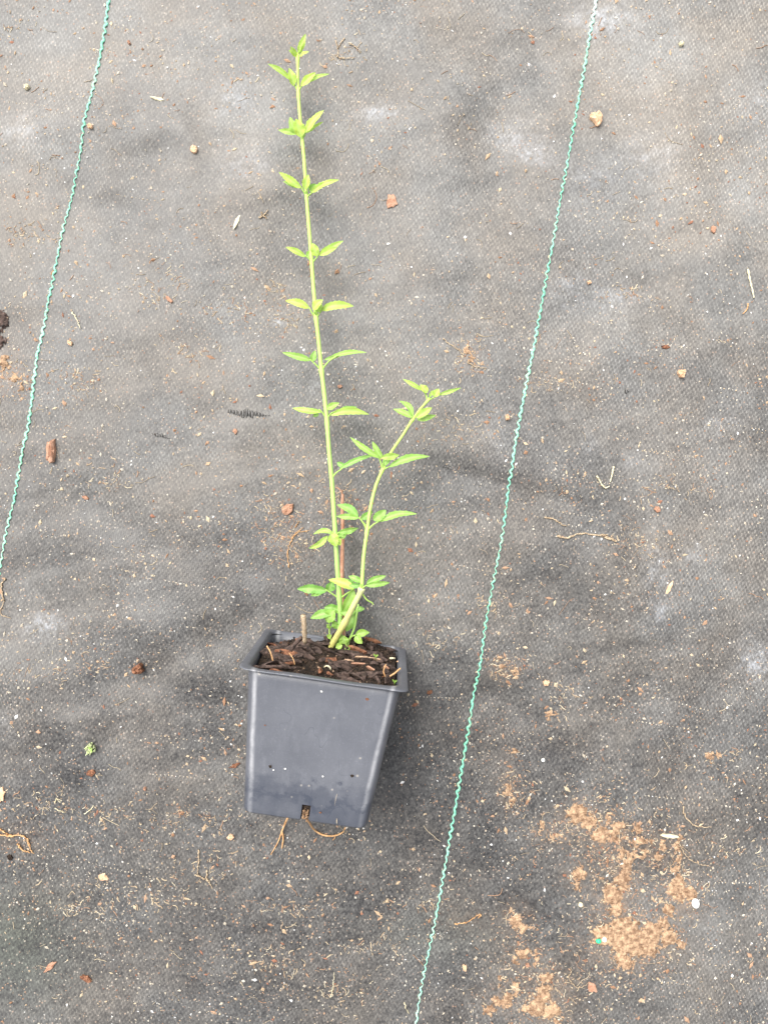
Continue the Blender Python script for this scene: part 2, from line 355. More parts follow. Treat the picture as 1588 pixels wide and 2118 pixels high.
# torn places in the weave: dark slits with loose tapes over them
def snag(x0, y0, x1, y1, n, ln, name='frayed_weave'):
    V = []; Fc = []; V2 = []; F2 = []
    for i in range(n):
        t = (i+.5)/n; k = math.sin(PI*min(1, t*1.1+.05))**.6
        x = x0+(x1-x0)*t+rnd.uniform(-1, 1); y = y0+(y1-y0)*t+rnd.uniform(-2, 2); l = ln*k*rnd.uniform(.6, 1.1); s = rnd.uniform(-2, 3)
        tube(V, Fc, [G(x+s*q-s*.5, y+l*(q-.5), .015) for q in (0, .33, .66, 1)], lambda t: .05*math.sin(PI*(.12+.76*t)), 5, .2)
        x += (x1-x0)/n*.5
        tube(V2, F2, [G(x+s*q-s*.5, y+l*1.1*(q-.5), .02+.07*math.sin(PI*q)) for q in (0, .33, .66, 1)], .05, 5, .5)
    o = mesh(name, V, Fc, M['black'], ground); mesh('loose_tape', V2, F2, M['tape'], o)
snag(470, 852, 556, 860, 13, 17); snag(312, 896, 350, 907, 5, 7)
snag(1290, 806, 1298, 808, 2, 12); snag(912, 966, 960, 978, 5, 6)
# ---------------------------------------------------------------- green marker threads woven in the sheet
def thread(pts, label, palef):
    p = spline([G(*q) for q in pts], 260); L = [0]
    for a, b in zip(p, p[1:]): L.append(L[-1]+(b-a).length)
    V = []; Fc = []; at = []
    n = int(L[-1]/.075); li = np.array(L); pa = np.array([tuple(q) for q in p])
    s = np.linspace(0, L[-1], n); c = np.stack([np.interp(s, li, pa[:, k]) for k in range(3)], -1)
    c[:, 2] = ground_h(c[:, 0], c[:, 1])
    per = .585; out = []
    for i in range(n):
        t = c[min(i+1, n-1)]-c[max(i-1, 0)]; t /= np.linalg.norm(t); sd_ = np.array([t[1], -t[0], 0])
        ph = s[i]/per*2*PI+.5*math.sin(s[i]*.9); am = .056*(1+.35*math.sin(s[i]*1.7))
        tri = math.asin(math.sin(ph)*.93)*.95
        out.append(Vector(c[i]+sd_*am*tri*1.15+np.array([0, 0, .05+.045*math.cos(2*ph)])))
    tube(V, Fc, out, lambda t: .072*(1+.25*math.sin(t*n*.31)+.15*math.sin(t*n*.83)+.2*math.sin(t*n*.017)), 6, .55)
    at = [palef(-q.y*F/H+CY) for q in out for _ in range(6)]
    o = mesh('marker_thread', V, Fc, M['rope'], attrs=dict(pale=at))
    props(o, label, 'thread', 'green marker threads woven into the black sheet')
thread([(262,-180),(226,0),(218,61),(204,136),(186,211),(168,313),(150,408),(129,486),(105,605),(88,694),(78,736),(71,790),(63,858),(44,957),(31,1032),(14,1100),(2,1171),(-55,1480),(-170,2118),(-200,2300)],
 'green wavy thread left of the plant, cut off by the left edge halfway down', lambda y: .1+.35*math.exp(-((y-690)/30)**2))
thread([(1262,-180),(1232,0),(1222,55),(1208,138),(1188,248),(1174,330),(1158,413),(1144,495),(1130,569),(1112,669),(1092,773),(1073,873),(1058,969),(1039,1103),(1019,1207),(1004,1289),(989,1393),(969,1505),(952,1606),(933,1715),(914,1825),(895,1927),(876,2017),(861,2112),(838,2300)],
 'green wavy thread right of the plant, running from top to bottom edge', lambda y: 1.2*math.exp(-((y+10)/75)**2)+.25*sm(1500, 2100, y))
# ---------------------------------------------------------------- pot (its own frame: z along its axis, -y faces up)
AZ = math.radians(8.2); TILT = math.radians(4.6); LP = 9.42; SB, ST = 3.92, 4.66
A = Vector((math.sin(AZ)*math.cos(TILT), math.cos(AZ)*math.cos(TILT), math.sin(TILT)))
XA = Vector((math.cos(AZ), -math.sin(AZ), 0)); YA = A.cross(XA)
ROT = Matrix((XA, YA, A)).transposed()
POT0 = Vector((-4.86, -18.76, 3.97))
def pw(x, y, z): return POT0+ROT@Vector((x, y, z))
pot = empty('plant_pot', POT0, ROT); WO[pot.name] = (0, 0, 0)
props(pot, 'square black plastic nursery pot lying on its side on the woven sheet', 'plant pot')
def rsq(s, r, n=8):                     # rounded square ring
    out = []
    for q in range(4):
        cx, cy = [(1, 1), (-1, 1), (-1, -1), (1, -1)][q]
        for i in range(n+1):
            a = PI/2*(q+i/n); out.append((cx*(s-r)+r*math.cos(a), cy*(s-r)+r*math.sin(a)))
        nx_, ny_ = [(-1, 1), (-1, -1), (1, -1), (1, 1)][q]
        for k in range(1, 24):          # straight run to the next corner
            t = k/24; x0, y0 = out[-k] if k > 1 else out[-1]
            if k == 1: ax, ay = out[-1]
            bx, by = (nx_*(s-r)+[0, -1*r, 0, r][q], ny_*(s-r)+[r, 0, -r, 0][q])
            out.append((ax+(bx-ax)*t, ay+(by-ay)*t))
    return out
def ring_loft(rings, closed0=False):
    V = []; Fc = []; n = len(rings[0])
    for rg in rings: V += rg
    for i in range(len(rings)-1):
        for k in range(n):
            k2 = (k+1) % n; Fc.append((i*n+k, i*n+k2, (i+1)*n+k2, (i+1)*n+k))
    return V, Fc, n
prof = [(0, 3.0, .4), (0.0, SB-.22, .6), (.05, SB-.08, .65), (.16, SB-.015, .68), (.45, SB, .7)]
for i in range(1, 15): t = i/14; prof.append((.45+(LP-.45-.08)*t, SB+(ST-SB)*t, .7+.2*t))
rings = [[(x, y+ (0.0 if z > .5 else 0), z) for x, y in rsq(s, r)] for z, s, r in prof]
inner = [[(x, y, z) for x, y in rsq(s-.11, r-.05)] for z, s, r in reversed([(max(z, .12), s, r) for z, s, r in prof])]
V, Fc, n = ring_loft(rings+inner)
Fc.append(tuple(reversed(range(n)))); Fc.append(tuple(range(len(V)-n, len(V))))     # base, outside and inside
def bowed(v):                           # walls a little slack, as thin plastic is
    x, y, z = v; k = math.sin(PI*min(1, max(0, z/LP)))
    if y < -2: y += .10*k*math.cos(PI*x/(2*4.6))*(1+.3*math.sin(z*1.1+x*.5))
    if abs(x) > 2: x *= 1-.012*k*math.cos(PI*y/9.2)
    return (x, y, z)
def slot(f):                            # drainage slot cut through the lower edge of the upward wall
    c = [sum(V[i][k] for i in f)/len(f) for k in range(3)]
    return c[1] < -SB+.9 and abs(c[0]-.02) < .17 and c[2] < .9 or (abs(c[0]) < .17 and c[1] < -2.6 and c[2] < .2)
Fc = [f for f in Fc if not slot(f)]
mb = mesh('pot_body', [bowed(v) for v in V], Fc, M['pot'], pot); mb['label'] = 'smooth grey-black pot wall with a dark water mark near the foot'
def chip_geo(V, Fc, c, ax, ay, az, n=9, jag=.25, pointy=0., seed=None):
    """an irregular flake: axes are vectors, az is the thickness direction"""
    r = random.Random(seed) if seed is not None else rnd
    b0 = len(V); rr = [1+r.uniform(-jag, jag) for _ in range(n)]
    def ring(k, h, off=0):
        for i in range(n):
            a = 2*PI*i/n; q = rr[i]*k
            px_ = math.cos(a)*q*(1+pointy*abs(math.cos(a))**3); py_ = math.sin(a)*q
            V.append(c+ax*(px_+r.uniform(-.07, .07))+ay*(py_+r.uniform(-.09, .09))+az*(h+r.uniform(-.35, .3)))
    ring(.93, -.9); ring(1., 0); ring(.9, .8); ring(.45, 1.05)
    for j in range(3):
        for i in range(n):
            i2 = (i+1) % n; Fc.append((b0+j*n+i, b0+j*n+i2, b0+(j+1)*n+i2, b0+(j+1)*n+i))
    Fc.append(tuple(b0+3*n+i for i in range(n))); Fc.append(tuple(b0+i for i in reversed(range(n))))
# rim: flat flange with a small turned-down lip
fr = [(LP-.10, ST-.02, .9), (LP-.11, ST+.28, .75), (LP-.13, ST+.38, .62), (LP-.10, ST+.43, .6), (LP-.05, ST+.42, .6), (LP-.02, ST+.36, .65), (LP, ST+.04, .85), (LP-.03, ST-.07, .9), (LP-.2, ST-.12, .9), (LP-.10, ST-.02, .9)]
V, Fc, n = ring_loft([[(x, y, z+.09*math.sin(x*1.3)*math.cos(y*.9)*max(0,(abs(x)+abs(y)-4)/4)) for x, y in rsq(s, r)] for z, s, r in fr])
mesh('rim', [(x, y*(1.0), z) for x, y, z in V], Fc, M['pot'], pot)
V, Fc = [], []                          # crud and root ends plugging the drainage slot
for i in range(16):
    chip_geo(V, Fc, Vector((rnd.uniform(-.13, .15), -SB+rnd.uniform(.0, .22), rnd.uniform(.1, .75))), Vector((rnd.uniform(.06, .12), 0, .03)), Vector((0, 0, rnd.uniform(.07, .14))), Vector((0, -.06, 0)), 6)
# ---------------------------------------------------------------- soil in the pot mouth
def soil_h(x, y):                       # x, y in the pot frame; y = +4.5 is the wall on the ground
    h = LP-.36+(fbm(x/1.3+9, y/1.3, 51, 4)-.5)*.75
    h = h+.8*np.exp(-((x-1.7)/2.5)**2-((y-3.6)/1.6)**2)+.25*np.exp(-((x+.2)/1.2)**2-((y-1.5)/1.5)**2)
    return h-.35*sm(-2.6, -4.0, x)*sm(0., 3., y)-.3*sm(1, -3.5, y)
N = 90; gx = np.linspace(-1, 1, N); GX, GY = np.meshgrid(gx, gx)
SX = GX*4.36; SY = GY*4.36; rc = 1.0
ex = np.clip(np.abs(SX)-(4.36-rc), 0, None); ey = np.clip(np.abs(SY)-(4.36-rc), 0, None); d = np.hypot(ex, ey)
k = np.where(d > rc, rc/np.maximum(d, 1e-6), 1); SX = np.where(d > rc, np.sign(SX)*(4.36-rc+ex*k), SX); SY = np.where(d > rc, np.sign(SY)*(4.36-rc+ey*k), SY)
SZ = soil_h(SX, SY)+(vnoise(SX*9, SY*9, 3)-.5)*.16
sv = [pw(a, b_, c) for a, b_, c in zip(SX.ravel(), SY.ravel(), SZ.ravel())]
ix = np.arange(N*N).reshape(N, N); sf = np.stack([ix[:-1, :-1], ix[:-1, 1:], ix[1:, 1:], ix[1:, :-1]], -1).reshape(-1, 4).tolist()
b0 = len(sv)                            # body of the soil block down to the slot
for z, s in ((.3, 3.7), (4, 3.9), (LP-1.2, 4.3)):
    for x, y in rsq(s, .9): sv.append(pw(x, y, z))
n = (len(sv)-b0)//3
for j in range(2):
    for k_ in range(n): k2 = (k_+1) % n; sf.append((b0+j*n+k_, b0+j*n+k2, b0+(j+1)*n+k2, b0+(j+1)*n+k_))
sf.append(tuple(b0+i for i in range(n)))
soil = mesh('potting_soil', sv, sf, M['soil']); props(soil, 'dark moist potting soil filling the mouth of the black pot', 'soil')
mesh('soil_plug', [pw(*v) for v in V], Fc, M['soilbrown'], soil)['label'] = 'brown crumbs of soil pushed out of the drainage slot'
# bark pieces in the soil
def soil_pt(x, y, up=0.): return pw(x, y, float(soil_h(x, y))+up)
def soil_chip(x, y, l, wd, th, ang, tilt, m, label, group, up=.05, pointy=.2):
    c = soil_pt(x, y, up); V = []; Fc = []
    q = Matrix.Rotation(ang, 3, 'Z') @ Matrix.Rotation(tilt, 3, 'X')
    ax, ay, az = [ROT@(q@Vector(v)) for v in ((1, 0, 0), (0, 1, 0), (0, 0, 1))]
    chip_geo(V, Fc, c, ax*l, ay*wd, az*th, 9, .28, pointy)
    o = mesh('bark_chip', V, Fc, m, smooth=False); props(o, label, 'bark chip', group); return o
for i in range(90):
    x = rnd.uniform(-3.9, 3.9); y = rnd.uniform(-3.2, 4.0); l = rnd.uniform(.2, .55) if i % 4 else rnd.uniform(.6, .95)
    m = rnd.choices([M['bark'], M['barkred']], [5, 1.6])[0]
    red = m is M['barkred']
    soil_chip(x, y, l, l*rnd.uniform(.3, .6), rnd.uniform(.05, .14), rnd.uniform(0, PI), rnd.uniform(-1.5, 1.5), m,
              'small reddish bark chip mixed into the soil in the pot' if red else 'small dark brown bark chip mixed into the soil in the pot',
              'reddish bark chips in the potting soil' if red else 'dark bark chips in the potting soil', rnd.uniform(.02, .22))
# in the pot mouth one photo pixel = world; find pot-frame x,y for a photo pixel on the soil plane
def soil_xy(px, py, up=0.):
    o = Vector((0, 0, H)); dv = (Vector((toX(px), toY(py), 0))-o); x = y = 0.
    zz = LP-.4
    for _ in range(6):
        Q = POT0+A*zz; t = (Q-o).dot(A)/dv.dot(A); L = ROT.transposed()@(o+dv*t-POT0); x, y = L.x, max(-4.2, min(4.2, L.y)); zz = .5*zz+.5*(float(soil_h(x, y))+up)
    return x, y
for px, py, l, wd, ang, tl, m, lab in [
 (748,1364,.34,.13,-.1,-.5,'barktan','pale tan bark sliver just left of the largest tan chip in the pot'),
 (773,1368,.45,.2,-.25,-.5,'barktan','largest pale tan bark chip, right half of the pot mouth'),
 (810,1366,.2,.1,-.2,-.3,'straw','cream curled flake near the right inner wall of the pot'),
 (826,1374,.22,.13,0,-.4,'chiptan','bright orange bit touching the right inner wall of the pot'),
 (722,1371,.26,.12,-.3,-.4,'barktan','small tan splinter in the middle of the pot mouth'),
 (741,1378,.4,.12,-.6,-.5,'chipbrown','light brown splinter pointing down right in the pot mouth'),
 (765,1387,.26,.16,.6,-.6,'chipbrown','brown knobby chip with pale end near the lower wall of the pot'),
 (797,1385,.3,.14,1.0,-.6,'chipbrown','brown chip standing on edge right of centre in the soil'),
 (590,1332,.4,.2,0,-.4,'barkred','flat red-brown bark chip in the upper left of the pot mouth'),
 (565,1340,.35,.22,.4,-.6,'barkred','red-brown chip by the left inner wall of the pot'),
 (738,1336,.5,.2,.05,-.4,'bark','long dull brown bark plank behind the green shoots'),
 (625,1360,.65,.45,.3,-1.0,'bark','large dark slab of bark left of the stem base'),
 (712,1385,.55,.4,.1,-1.0,'bark','large dark bark block at the middle of the lower rim'),
 (575,1376,.38,.2,.5,-.7,'bark','dark brown chip in the lower left of the pot mouth'),
 (570,1392,.4,.14,.1,-.6,'barkred','red-brown strip along the lower left wall of the pot')]:
    x, y = soil_xy(px, py)
    soil_chip(x, y, l, wd*1.2, .06, -ang+rnd.uniform(-.35, .35), tl*1.4, M[m], lab, 'larger bark chips lying on the potting soil', .16, .35)
V, Fc = [], []
for i in range(1400):
    x, y = rnd.uniform(-4.1, 4.1), rnd.uniform(-4, 4.1); r = rnd.uniform(.02, .085)
    c = soil_pt(x, y, rnd.uniform(0, .12)); b0 = len(V)
    for q in ((1,0,0),(0,1,0),(-1,0,0),(0,-1,0),(0,0,1),(0,0,-1)): V.append(c+Vector(q)*r*rnd.uniform(.6, 1.5))
    Fc += [tuple(b0+k for k in f) for f in ((0,1,4),(1,2,4),(2,3,4),(3,0,4),(1,0,5),(2,1,5),(3,2,5),(0,3,5))]
so_ = mesh('soil_grains', V, Fc, M['soilgrain'], soil, smooth=False); so_['kind'] = 'stuff'
# twigs and curls lying on the soil
def soil_line(pts, lift=.1): return [soil_pt(*soil_xy(a, b_), (c if c is not None else lift)) for a, b_, c in pts]
V, Fc = [], []
pts = [P(627, 1272, 6.6), P(629, 1290, 6.4), P(630, 1312, 6.0), P(631, 1330, 5.6)]
tube(V, Fc, spline(pts, 8), lambda t: .17-.03*t+.015*math.sin(t*23), 7)
tw = mesh('dead_twig', V, Fc, M['twig']); props(tw, 'pale snapped twig standing out of the soil on the left of the pot', 'twig')
V, Fc = [], []; tube(V, Fc, spline([P(631, 1322, 5.7), P(645, 1329, 5.5), P(662, 1336, 5.0), P(690, 1350, 4.2), P(722, 1364, 3.6), P(748, 1380, 3.2)], 14), lambda t: .13-.07*t, 6)
mesh('side_branch', V, Fc, M['bark'], tw)
V, Fc = [], []; tube(V, Fc, spline([P(671, 1380, 6.3), P(676, 1377, 6.5), P(682, 1380, 6.6), P(684, 1387, 6.5), P(682, 1397, 6.3)], 10), .055, 5)
props(mesh('curled_root', V, Fc, M['straw']), 'cream curled rootlet on the soil by the middle of the lower rim', 'rootlet')
V, Fc = [], []; tube(V, Fc, spline([P(828, 1382, 6.6), P(818, 1391, 6.5), P(806, 1399, 6.5)], 6), .06, 5); tube(V, Fc, spline([P(798, 1374, 6.4), P(793, 1388, 6.5), P(797, 1400, 6.5)], 6), .04, 5)
props(mesh('dry_stalk', V, Fc, M['root']), 'thin yellow-brown stalk in the lower right corner of the pot mouth', 'stalk')
V, Fc = [], []; tube(V, Fc, spline([P(552, 1336, 6.5), P(560, 1350, 6.6), P(566, 1372, 6.7)], 6), .045, 5); tube(V, Fc, spline([P(598, 1350, 6.5), P(606, 1362, 6.6), P(610, 1375, 6.7)], 6), .03, 5)
props(mesh('root_hair', V, Fc, M['root']), 'thin orange root hairs on the soil at the left of the pot', 'rootlet')
V, Fc = [], []; tube(V, Fc, spline([P(625, 1318, 5.2), P(612, 1330, 5.2), P(600, 1346, 5.4)], 6), .15, 6)
props(mesh('olive_twig', V, Fc, M['bark']), 'dark olive twig leaning left of the pale snapped twig', 'twig')
# ---------------------------------------------------------------- plant
def leaflet(V, Fc, yo, rb, b, t, wd, young, arch=.12, bend=0., roll=0., nn=15):
    """lanceolate blade with a fold along its midrib"""
    mm = 5; d = t-b; L = d.length; f = d.normalized()
    s = f.cross(Vector((0, 0, 1)))
    s = s.normalized() if s.length > .05 else Vector((1, 0, 0)); u = s.cross(f)
    q = Matrix.Rotation(roll, 3, f); s = q@s; u = q@u
    b0 = len(V); ph = rnd.uniform(0, 6)
    for i in range(nn+1):
        x = i/nn; hw = wd*.5*(math.sin(PI*min(1, x**.82)))**.75*(1+.05*math.sin(x*9+ph)+(.08 if i % 2 else -.07)*(1 if .15 < x < .9 else 0)) if 0 < x < 1 else wd*.03
        c = b+d*x+u*(arch*L*math.sin(PI*x))+s*(bend*L*math.sin(PI*x))
        for j in range(mm):
            k = (j/(mm-1)-.5)*2
            V.append(c+s*k*hw*.93+u*(abs(k)*hw*.3+.03*math.sin(x*14+ph+k*2)*hw/.2*(abs(k))))
            yo.append(young); rb.append(1. if j == mm//2 else 0.)
    for i in range(nn):
        for j in range(mm-1):
            a = b0+i*mm+j; Fc.append((a, a+1, a+mm+1, a+mm))
def make_leaf(parent, petiole, blades, label=None, z=2.2, pr=.055):
    """petiole: photo pixels with height; blades: (x0,y0,x1,y1,width px, young, dz_base, dz_tip, bend)"""
    V, Fc, yo, rb = [], [], [], []
    if petiole:
        pts = [P(*q) for q in petiole]; sp = spline(pts, 8)
        n0 = len(V); tube(V, Fc, sp, lambda t: pr*(1.25-.45*t), 6)
        yo += [.75]*(len(V)-n0); rb += [.6]*(len(V)-n0)
    for q in blades:
        x0, y0, x1, y1, wd, yg = q[:6]; za = q[6] if len(q) > 6 else 0.; zb = q[7] if len(q) > 7 else .3
        bend = q[8] if len(q) > 8 else 0.; base = P(x0, y0, z+za); tip = P(x1, y1, z+zb)
        leaflet(V, Fc, yo, rb, base, tip, wd*(H-z)/F*1.12, yg, rnd.uniform(.03, .1), bend, rnd.uniform(-.35, .35))
    o = mesh('leaf', V, Fc, M['leaf'], parent, attrs=dict(young=yo, rib=rb))
    if label: o['label'] = label
    return o
plant = empty('young_climber', P(690, 1338, 3.0)); WO[plant.name] = tuple(P(690, 1338, 3.0))
props(plant, 'leggy green cutting with opposite leaf pairs growing from the pot across the sheet', 'plant')
def stem(pts, r0, r1, m, name='stem', nodes=(), label=None, young=(0, 1), sides=8, seg=70):
    sp = spline([P(*q) for q in pts], seg); V, Fc = [], []
    nd = [P(*q) for q in nodes]
    def rad(t):
        p = sp[int(round(t*seg))]; r = r0+(r1-r0)*t
        for q in nd:
            dd = (p-q).length; r *= 1+.42*math.exp(-(dd/.22)**2)
        return r
    tube(V, Fc, sp, rad, sides)
    yo = [young[0]+(young[1]-young[0])*(i//sides)/seg for i in range(len(V))]
    o = mesh(name, V, Fc, m, plant, attrs=dict(young=yo))
    if label: o['label'] = label
    return o
MS = [(703,1346,2.6),(702,1320,2.7),(703,1270,2.9),(702,1239,3.0),(698,1180,3.1),(694,1112,3.1),(690,1050,3.0),(686,991,2.9),(680,925,2.8),(676,868,2.6),(669,800,2.5),(665,767,2.4),(659,705,2.3),(654,659,2.3),(648,590,2.2),(645,545,2.2),(639,470,2.1),(634,408,2.0),(630,345,2.0),(625,287,2.0),(620,235,2.0),(617,191,2.0),(616,150,2.1),(616,121,2.2),(617,110,2.2)]
ms = stem(MS, .18, .10, M['stem'], nodes=[MS[i] for i in (3, 5, 7, 9, 11, 13, 15, 17, 19, 21, 23)], label='long main stem', young=(.1, 1))
MZ = dict((y, z) for x, y, z in MS)
Y = 1.0
def zl(y): return float(np.interp(y, [m[1] for m in reversed(MS)], [m[2] for m in reversed(MS)]))
L_ = make_leaf
L_(ms, None, [(618,112,632,70,12,Y,0,.5),(617,110,626,82,8,.95,.1,.6),(613,117,601,96,11,Y,0,.6),(612,114,597,104,7,.8),(619,117,639,107,10,Y,.1,.5)], 'yellow-green growing tip', zl(121))
L_(ms, [(617,191,2.0),(610,177,2.1),(602,163,2.2)], [(603,166,554,132,10,.8,0,.5,.05),(607,178,598,141,16,Y,.2,.5)], None, zl(191))
L_(ms, [(617,191,2.0),(622,181,2.1),(627,174,2.2)], [(622,178,653,150,14,Y,.2,.5),(628,175,681,153,9,.7,0,.3,-.04)], None, zl(191))
L_(ms, [(625,287,2),(619,280,2.1),(614,274,2.2)], [(616,276,576,269,11,.6,0,.1),(613,278,600,242,15,.55,0,.4),(622,284,612,246,24,.95,.3,.7)], None, zl(287))
L_(ms, [(625,287,2),(630,280,2.1),(632,274,2.2)], [(630,276,670,228,16,Y,.2,.7),(634,276,669,252,9,.85,0,.3)], None, zl(287))
L_(ms, [(634,408,2),(628,396,2.1),(621,385,2.2)], [(623,389,577,356,14,.95,.2,.6),(619,388,586,375,8,.6,0,0)], None, zl(408))
L_(ms, [(634,404,2),(632,396,2.2)], [(630,392,638,361,15,Y,.4,.8)], 'small leaflet standing in front of the stem', zl(408))
L_(ms, [(634,408,2),(642,401,2.1),(652,393,2.2)], [(646,396,701,372,12,.85,.1,.5,-.04),(643,398,672,377,10,.95,.2,.4),(640,396,654,381,15,.3,0,.1)], None, zl(408))
L_(ms, [(645,545,2.2),(639,535,2.3),(630,528,2.4)], [(632,531,591,511,11,.85,.1,.4,.04),(636,532,643,519,12,.4,0,0)], None, zl(545))
L_(ms, [(645,545,2.2),(652,536,2.3),(660,526,2.4)], [(660,527,710,498,13,.75,0,.4),(661,528,697,512,12,.95,.2,.4),(656,530,646,503,17,Y,.2,.5)], None, zl(545))
L_(ms, [(654,659,2.3),(646,648,2.4),(640,636,2.5)], [(640,637,591,622,15,.9,.1,.2,.05)], None, zl(659))
L_(ms, [(654,652,2.4),(650,645,2.7)], [(647,640,668,620,17,.95,.4,.7),(656,646,667,630,12,.7,.2,.3)], 'leaflet lying across the stem', zl(659))
L_(ms, [(654,659,2.3),(660,649,2.4),(668,640,2.5)], [(664,641,731,633,17,.85,.1,.2,-.07)], None, zl(659))
L_(ms, [(665,767,2.4),(654,755,2.5),(641,743,2.6)], [(644,745,584,729,13,.45,0,.1),(646,748,652,725,13,.35,0,.2)], None, zl(767))
L_(ms, [(665,767,2.4),(674,754,2.5),(684,744,2.6),(700,735,2.6)], [(678,743,758,729,10,.5,0,.1,-.07),(671,744,703,736,7,.35,0,0)], None, zl(767))
L_(ms, [(676,868,2.6),(668,855,2.7),(660,846,2.8)], [(666,852,605,844,13,.7,.1,0,-.08),(660,857,647,861,8,.25,-.2,-.3)], None, zl(868))
L_(ms, [(676,868,2.6),(682,858,2.7),(688,852,2.8)], [(682,858,763,857,15,.85,.1,.1,-.10),(698,850,739,842,9,.3,-.2,-.2),(674,846,702,833,13,.6,0,.3)], None, zl(868))
L_(ms, [(686,991,2.9),(694,979,3),(708,969,3)], [(702,970,775,941,10,.25,0,0,-.04),(697,957,718,966,10,.2,-.1,0)], 'dark green leaf reaching behind the side stem', zl(991))
L_(ms, [(694,1112,3.1),(688,1103,3.2),(682,1100,3.2)], [(690,1103,648,1105,10,.55,.1,-.2,.14),(678,1108,639,1134,12,.7,.2,-.2,-.08),(684,1104,696,1130,22,.75,.5,.5),(696,1112,704,1128,12,.9,.4,.3)], None, zl(1112))
L_(ms, [(694,1112,3.1),(699,1103,3.2),(704,1100,3.2)], [(700,1101,741,1092,13,.35,.1,.2),(706,1096,710,1115,19,.3,.1,0)], None, zl(1112))
L_(ms, [(702,1239,3.0),(690,1230,3.1),(673,1219,3.2)], [(676,1222,615,1218,19,.22,0,-.2,.06),(672,1221,643,1232,12,.35,0,-.2),(679,1223,687,1202,20,.2,0,.1)], None, zl(1239))
L_(ms, [(702,1239,3.0),(718,1227,3.2),(733,1218,3.4)], [(733,1218,680,1199,17,.9,.8,.5,.05),(735,1216,714,1197,13,.2,0,0),(732,1220,709,1264,19,.45,.3,-.2)], 'leaf with one pale yellow leaflet crossing the main stem', zl(1239))
L_(ms, [(703,1270,2.9),(696,1266,3.0),(692,1262,3.1)], [(703,1263,671,1256,18,.25,0,0,.1),(692,1266,642,1279,18,.35,.2,0,.05),(691,1262,676,1287,25,.5,.4,.1)], None, 2.9)
L_(ms, [(703,1275,2.9),(712,1270,3.2)], [(704,1266,738,1263,16,.4,.3,.3),(733,1264,716,1306,21,.35,0,-.2),(735,1261,754,1259,11,.3,0,0)], None, 2.9)
L_(ms, [(694,1335,2.6),(683,1320,2.7),(681,1300,2.7),(681,1280,2.8)], [(677,1318,686,1313,10,.6),(684,1300,676,1290,8,.5),(697,1300,690,1282,14,.35)], 'small stalk with a bud at the soil', 2.7, .05)
# woody base and side stem
ws = stem([(681,1344,2.6),(690,1328,3.0),(712,1290,4.0),(730,1255,4.7),(745,1226,5.2),(748,1217,5.3)], .215, .18, M['wood'], 'woody_stem', [(712,1290,4.0),(748,1217,5.3)], 'yellow woody old stem', (0, .9), 9, 24)
SS = [(747,1221,5.1),(749,1200,5.1),(752,1150,4.9),(759,1098,4.6),(766,1050,4.4),(777,1005,4.1),(791,972,3.9),(806,940,3.7),(832,901,3.5),(853,868,3.3),(870,845,3.2),(884,829,3.1),(889,822,3.1)]
ss = stem(SS, .13, .075, M['stem'], nodes=[SS[i] for i in (3, 6, 9, 11)], label='thinner side stem bending right', young=(.5, 1))
L_(ss, [(748,1217,5.2),(746,1208,5.3)], [(748,1203,721,1192,13,.3,0,0),(750,1212,722,1211,10,.15,-.6,-.8)], None, 5.0)
L_(ss, [(748,1217,5.2),(758,1210,5.2)], [(758,1207,798,1191,13,.35,.1,.2,-.05),(756,1211,806,1205,12,.4,.2,.1,-.03)], None, 5.0)
L_(ss, [(748,1226,5.1),(758,1240,5.0),(770,1247,4.9),(771,1251,4.9)], [], 'bare leaf stalk', 5.0, .05)
L_(ss, [(759,1098,4.6),(752,1083,4.6),(742,1070,4.6)], [(741,1070,697,1044,17,.2,0,0,.10),(742,1071,696,1068,12,.4,.2,0,.04)], None, 4.5)
L_(ss, [(759,1092,4.3),(752,1080,4.1)], [(746,1074,771,1058,13,.25,-.4,-.3)], 'leaflet behind the side stem', 4.4)
L_(ss, [(759,1098,4.6),(772,1085,4.6),(786,1077,4.6)], [(784,1079,862,1063,14,.4,.1,0,-.08),(772,1076,798,1055,19,.35,.1,.1)], None, 4.5)
L_(ss, [(791,972,3.9),(787,955,3.9),(783,945,4)], [(788,948,724,904,12,.6,.1,.1,-.03),(790,948,770,913,12,.55,.1,.3)], None, 3.9)
L_(ss, [(791,972,3.9),(792,957,4.1)], [(788,946,826,941,14,.8,.5,.4),(794,962,806,944,14,.4,.1,.1)], 'small leaflets in front of the side stem', 3.9)
L_(ss, [(791,972,3.9),(799,968,3.9),(812,961,3.9)], [(804,966,888,944,15,.4,.1,.1,-.07)], None, 3.9)
L_(ss, [(853,872,3.3),(850,865,3.3)], [(854,864,813,846,13,.5,.1,0),(854,862,825,829,12,.45,.1,.2,.16)], None, 3.3)
L_(ss, [(853,872,3.3),(858,866,3.4)], [(860,864,893,843,15,.85,.3,.5),(862,868,901,859,12,.5,0,0)], None, 3.3)
L_(ss, [(884,829,3.1),(880,815,3.1),(872,806,3.1)], [(873,807,833,784,9,.75,0,.1),(884,812,868,796,14,.95,.2,.3)], None, 3.1)
L_(ss, [(884,829,3.1),(897,822,3.1),(910,815,3.1)], [(906,817,953,802,8,.8,0,.1),(898,821,907,804,15,.95,.2,.3)], None, 3.1)
L_(ss, [(886,827,3.1),(889,820,3.2)], [(888,821,894,807,6,.85,.1,.3),(887,822,898,808,5,.3,.1,.2)], 'growing tip of the side stem', 3.1)
bs_ = stem([(716,1345,2.7),(722,1325,2.9),(733,1298,3.3),(738,1270,3.5),(741,1250,3.6)], .085, .06, M['stem'], 'basal_shoot', label='thin pale shoot rising behind the woody stem', young=(.3, .4), seg=16)
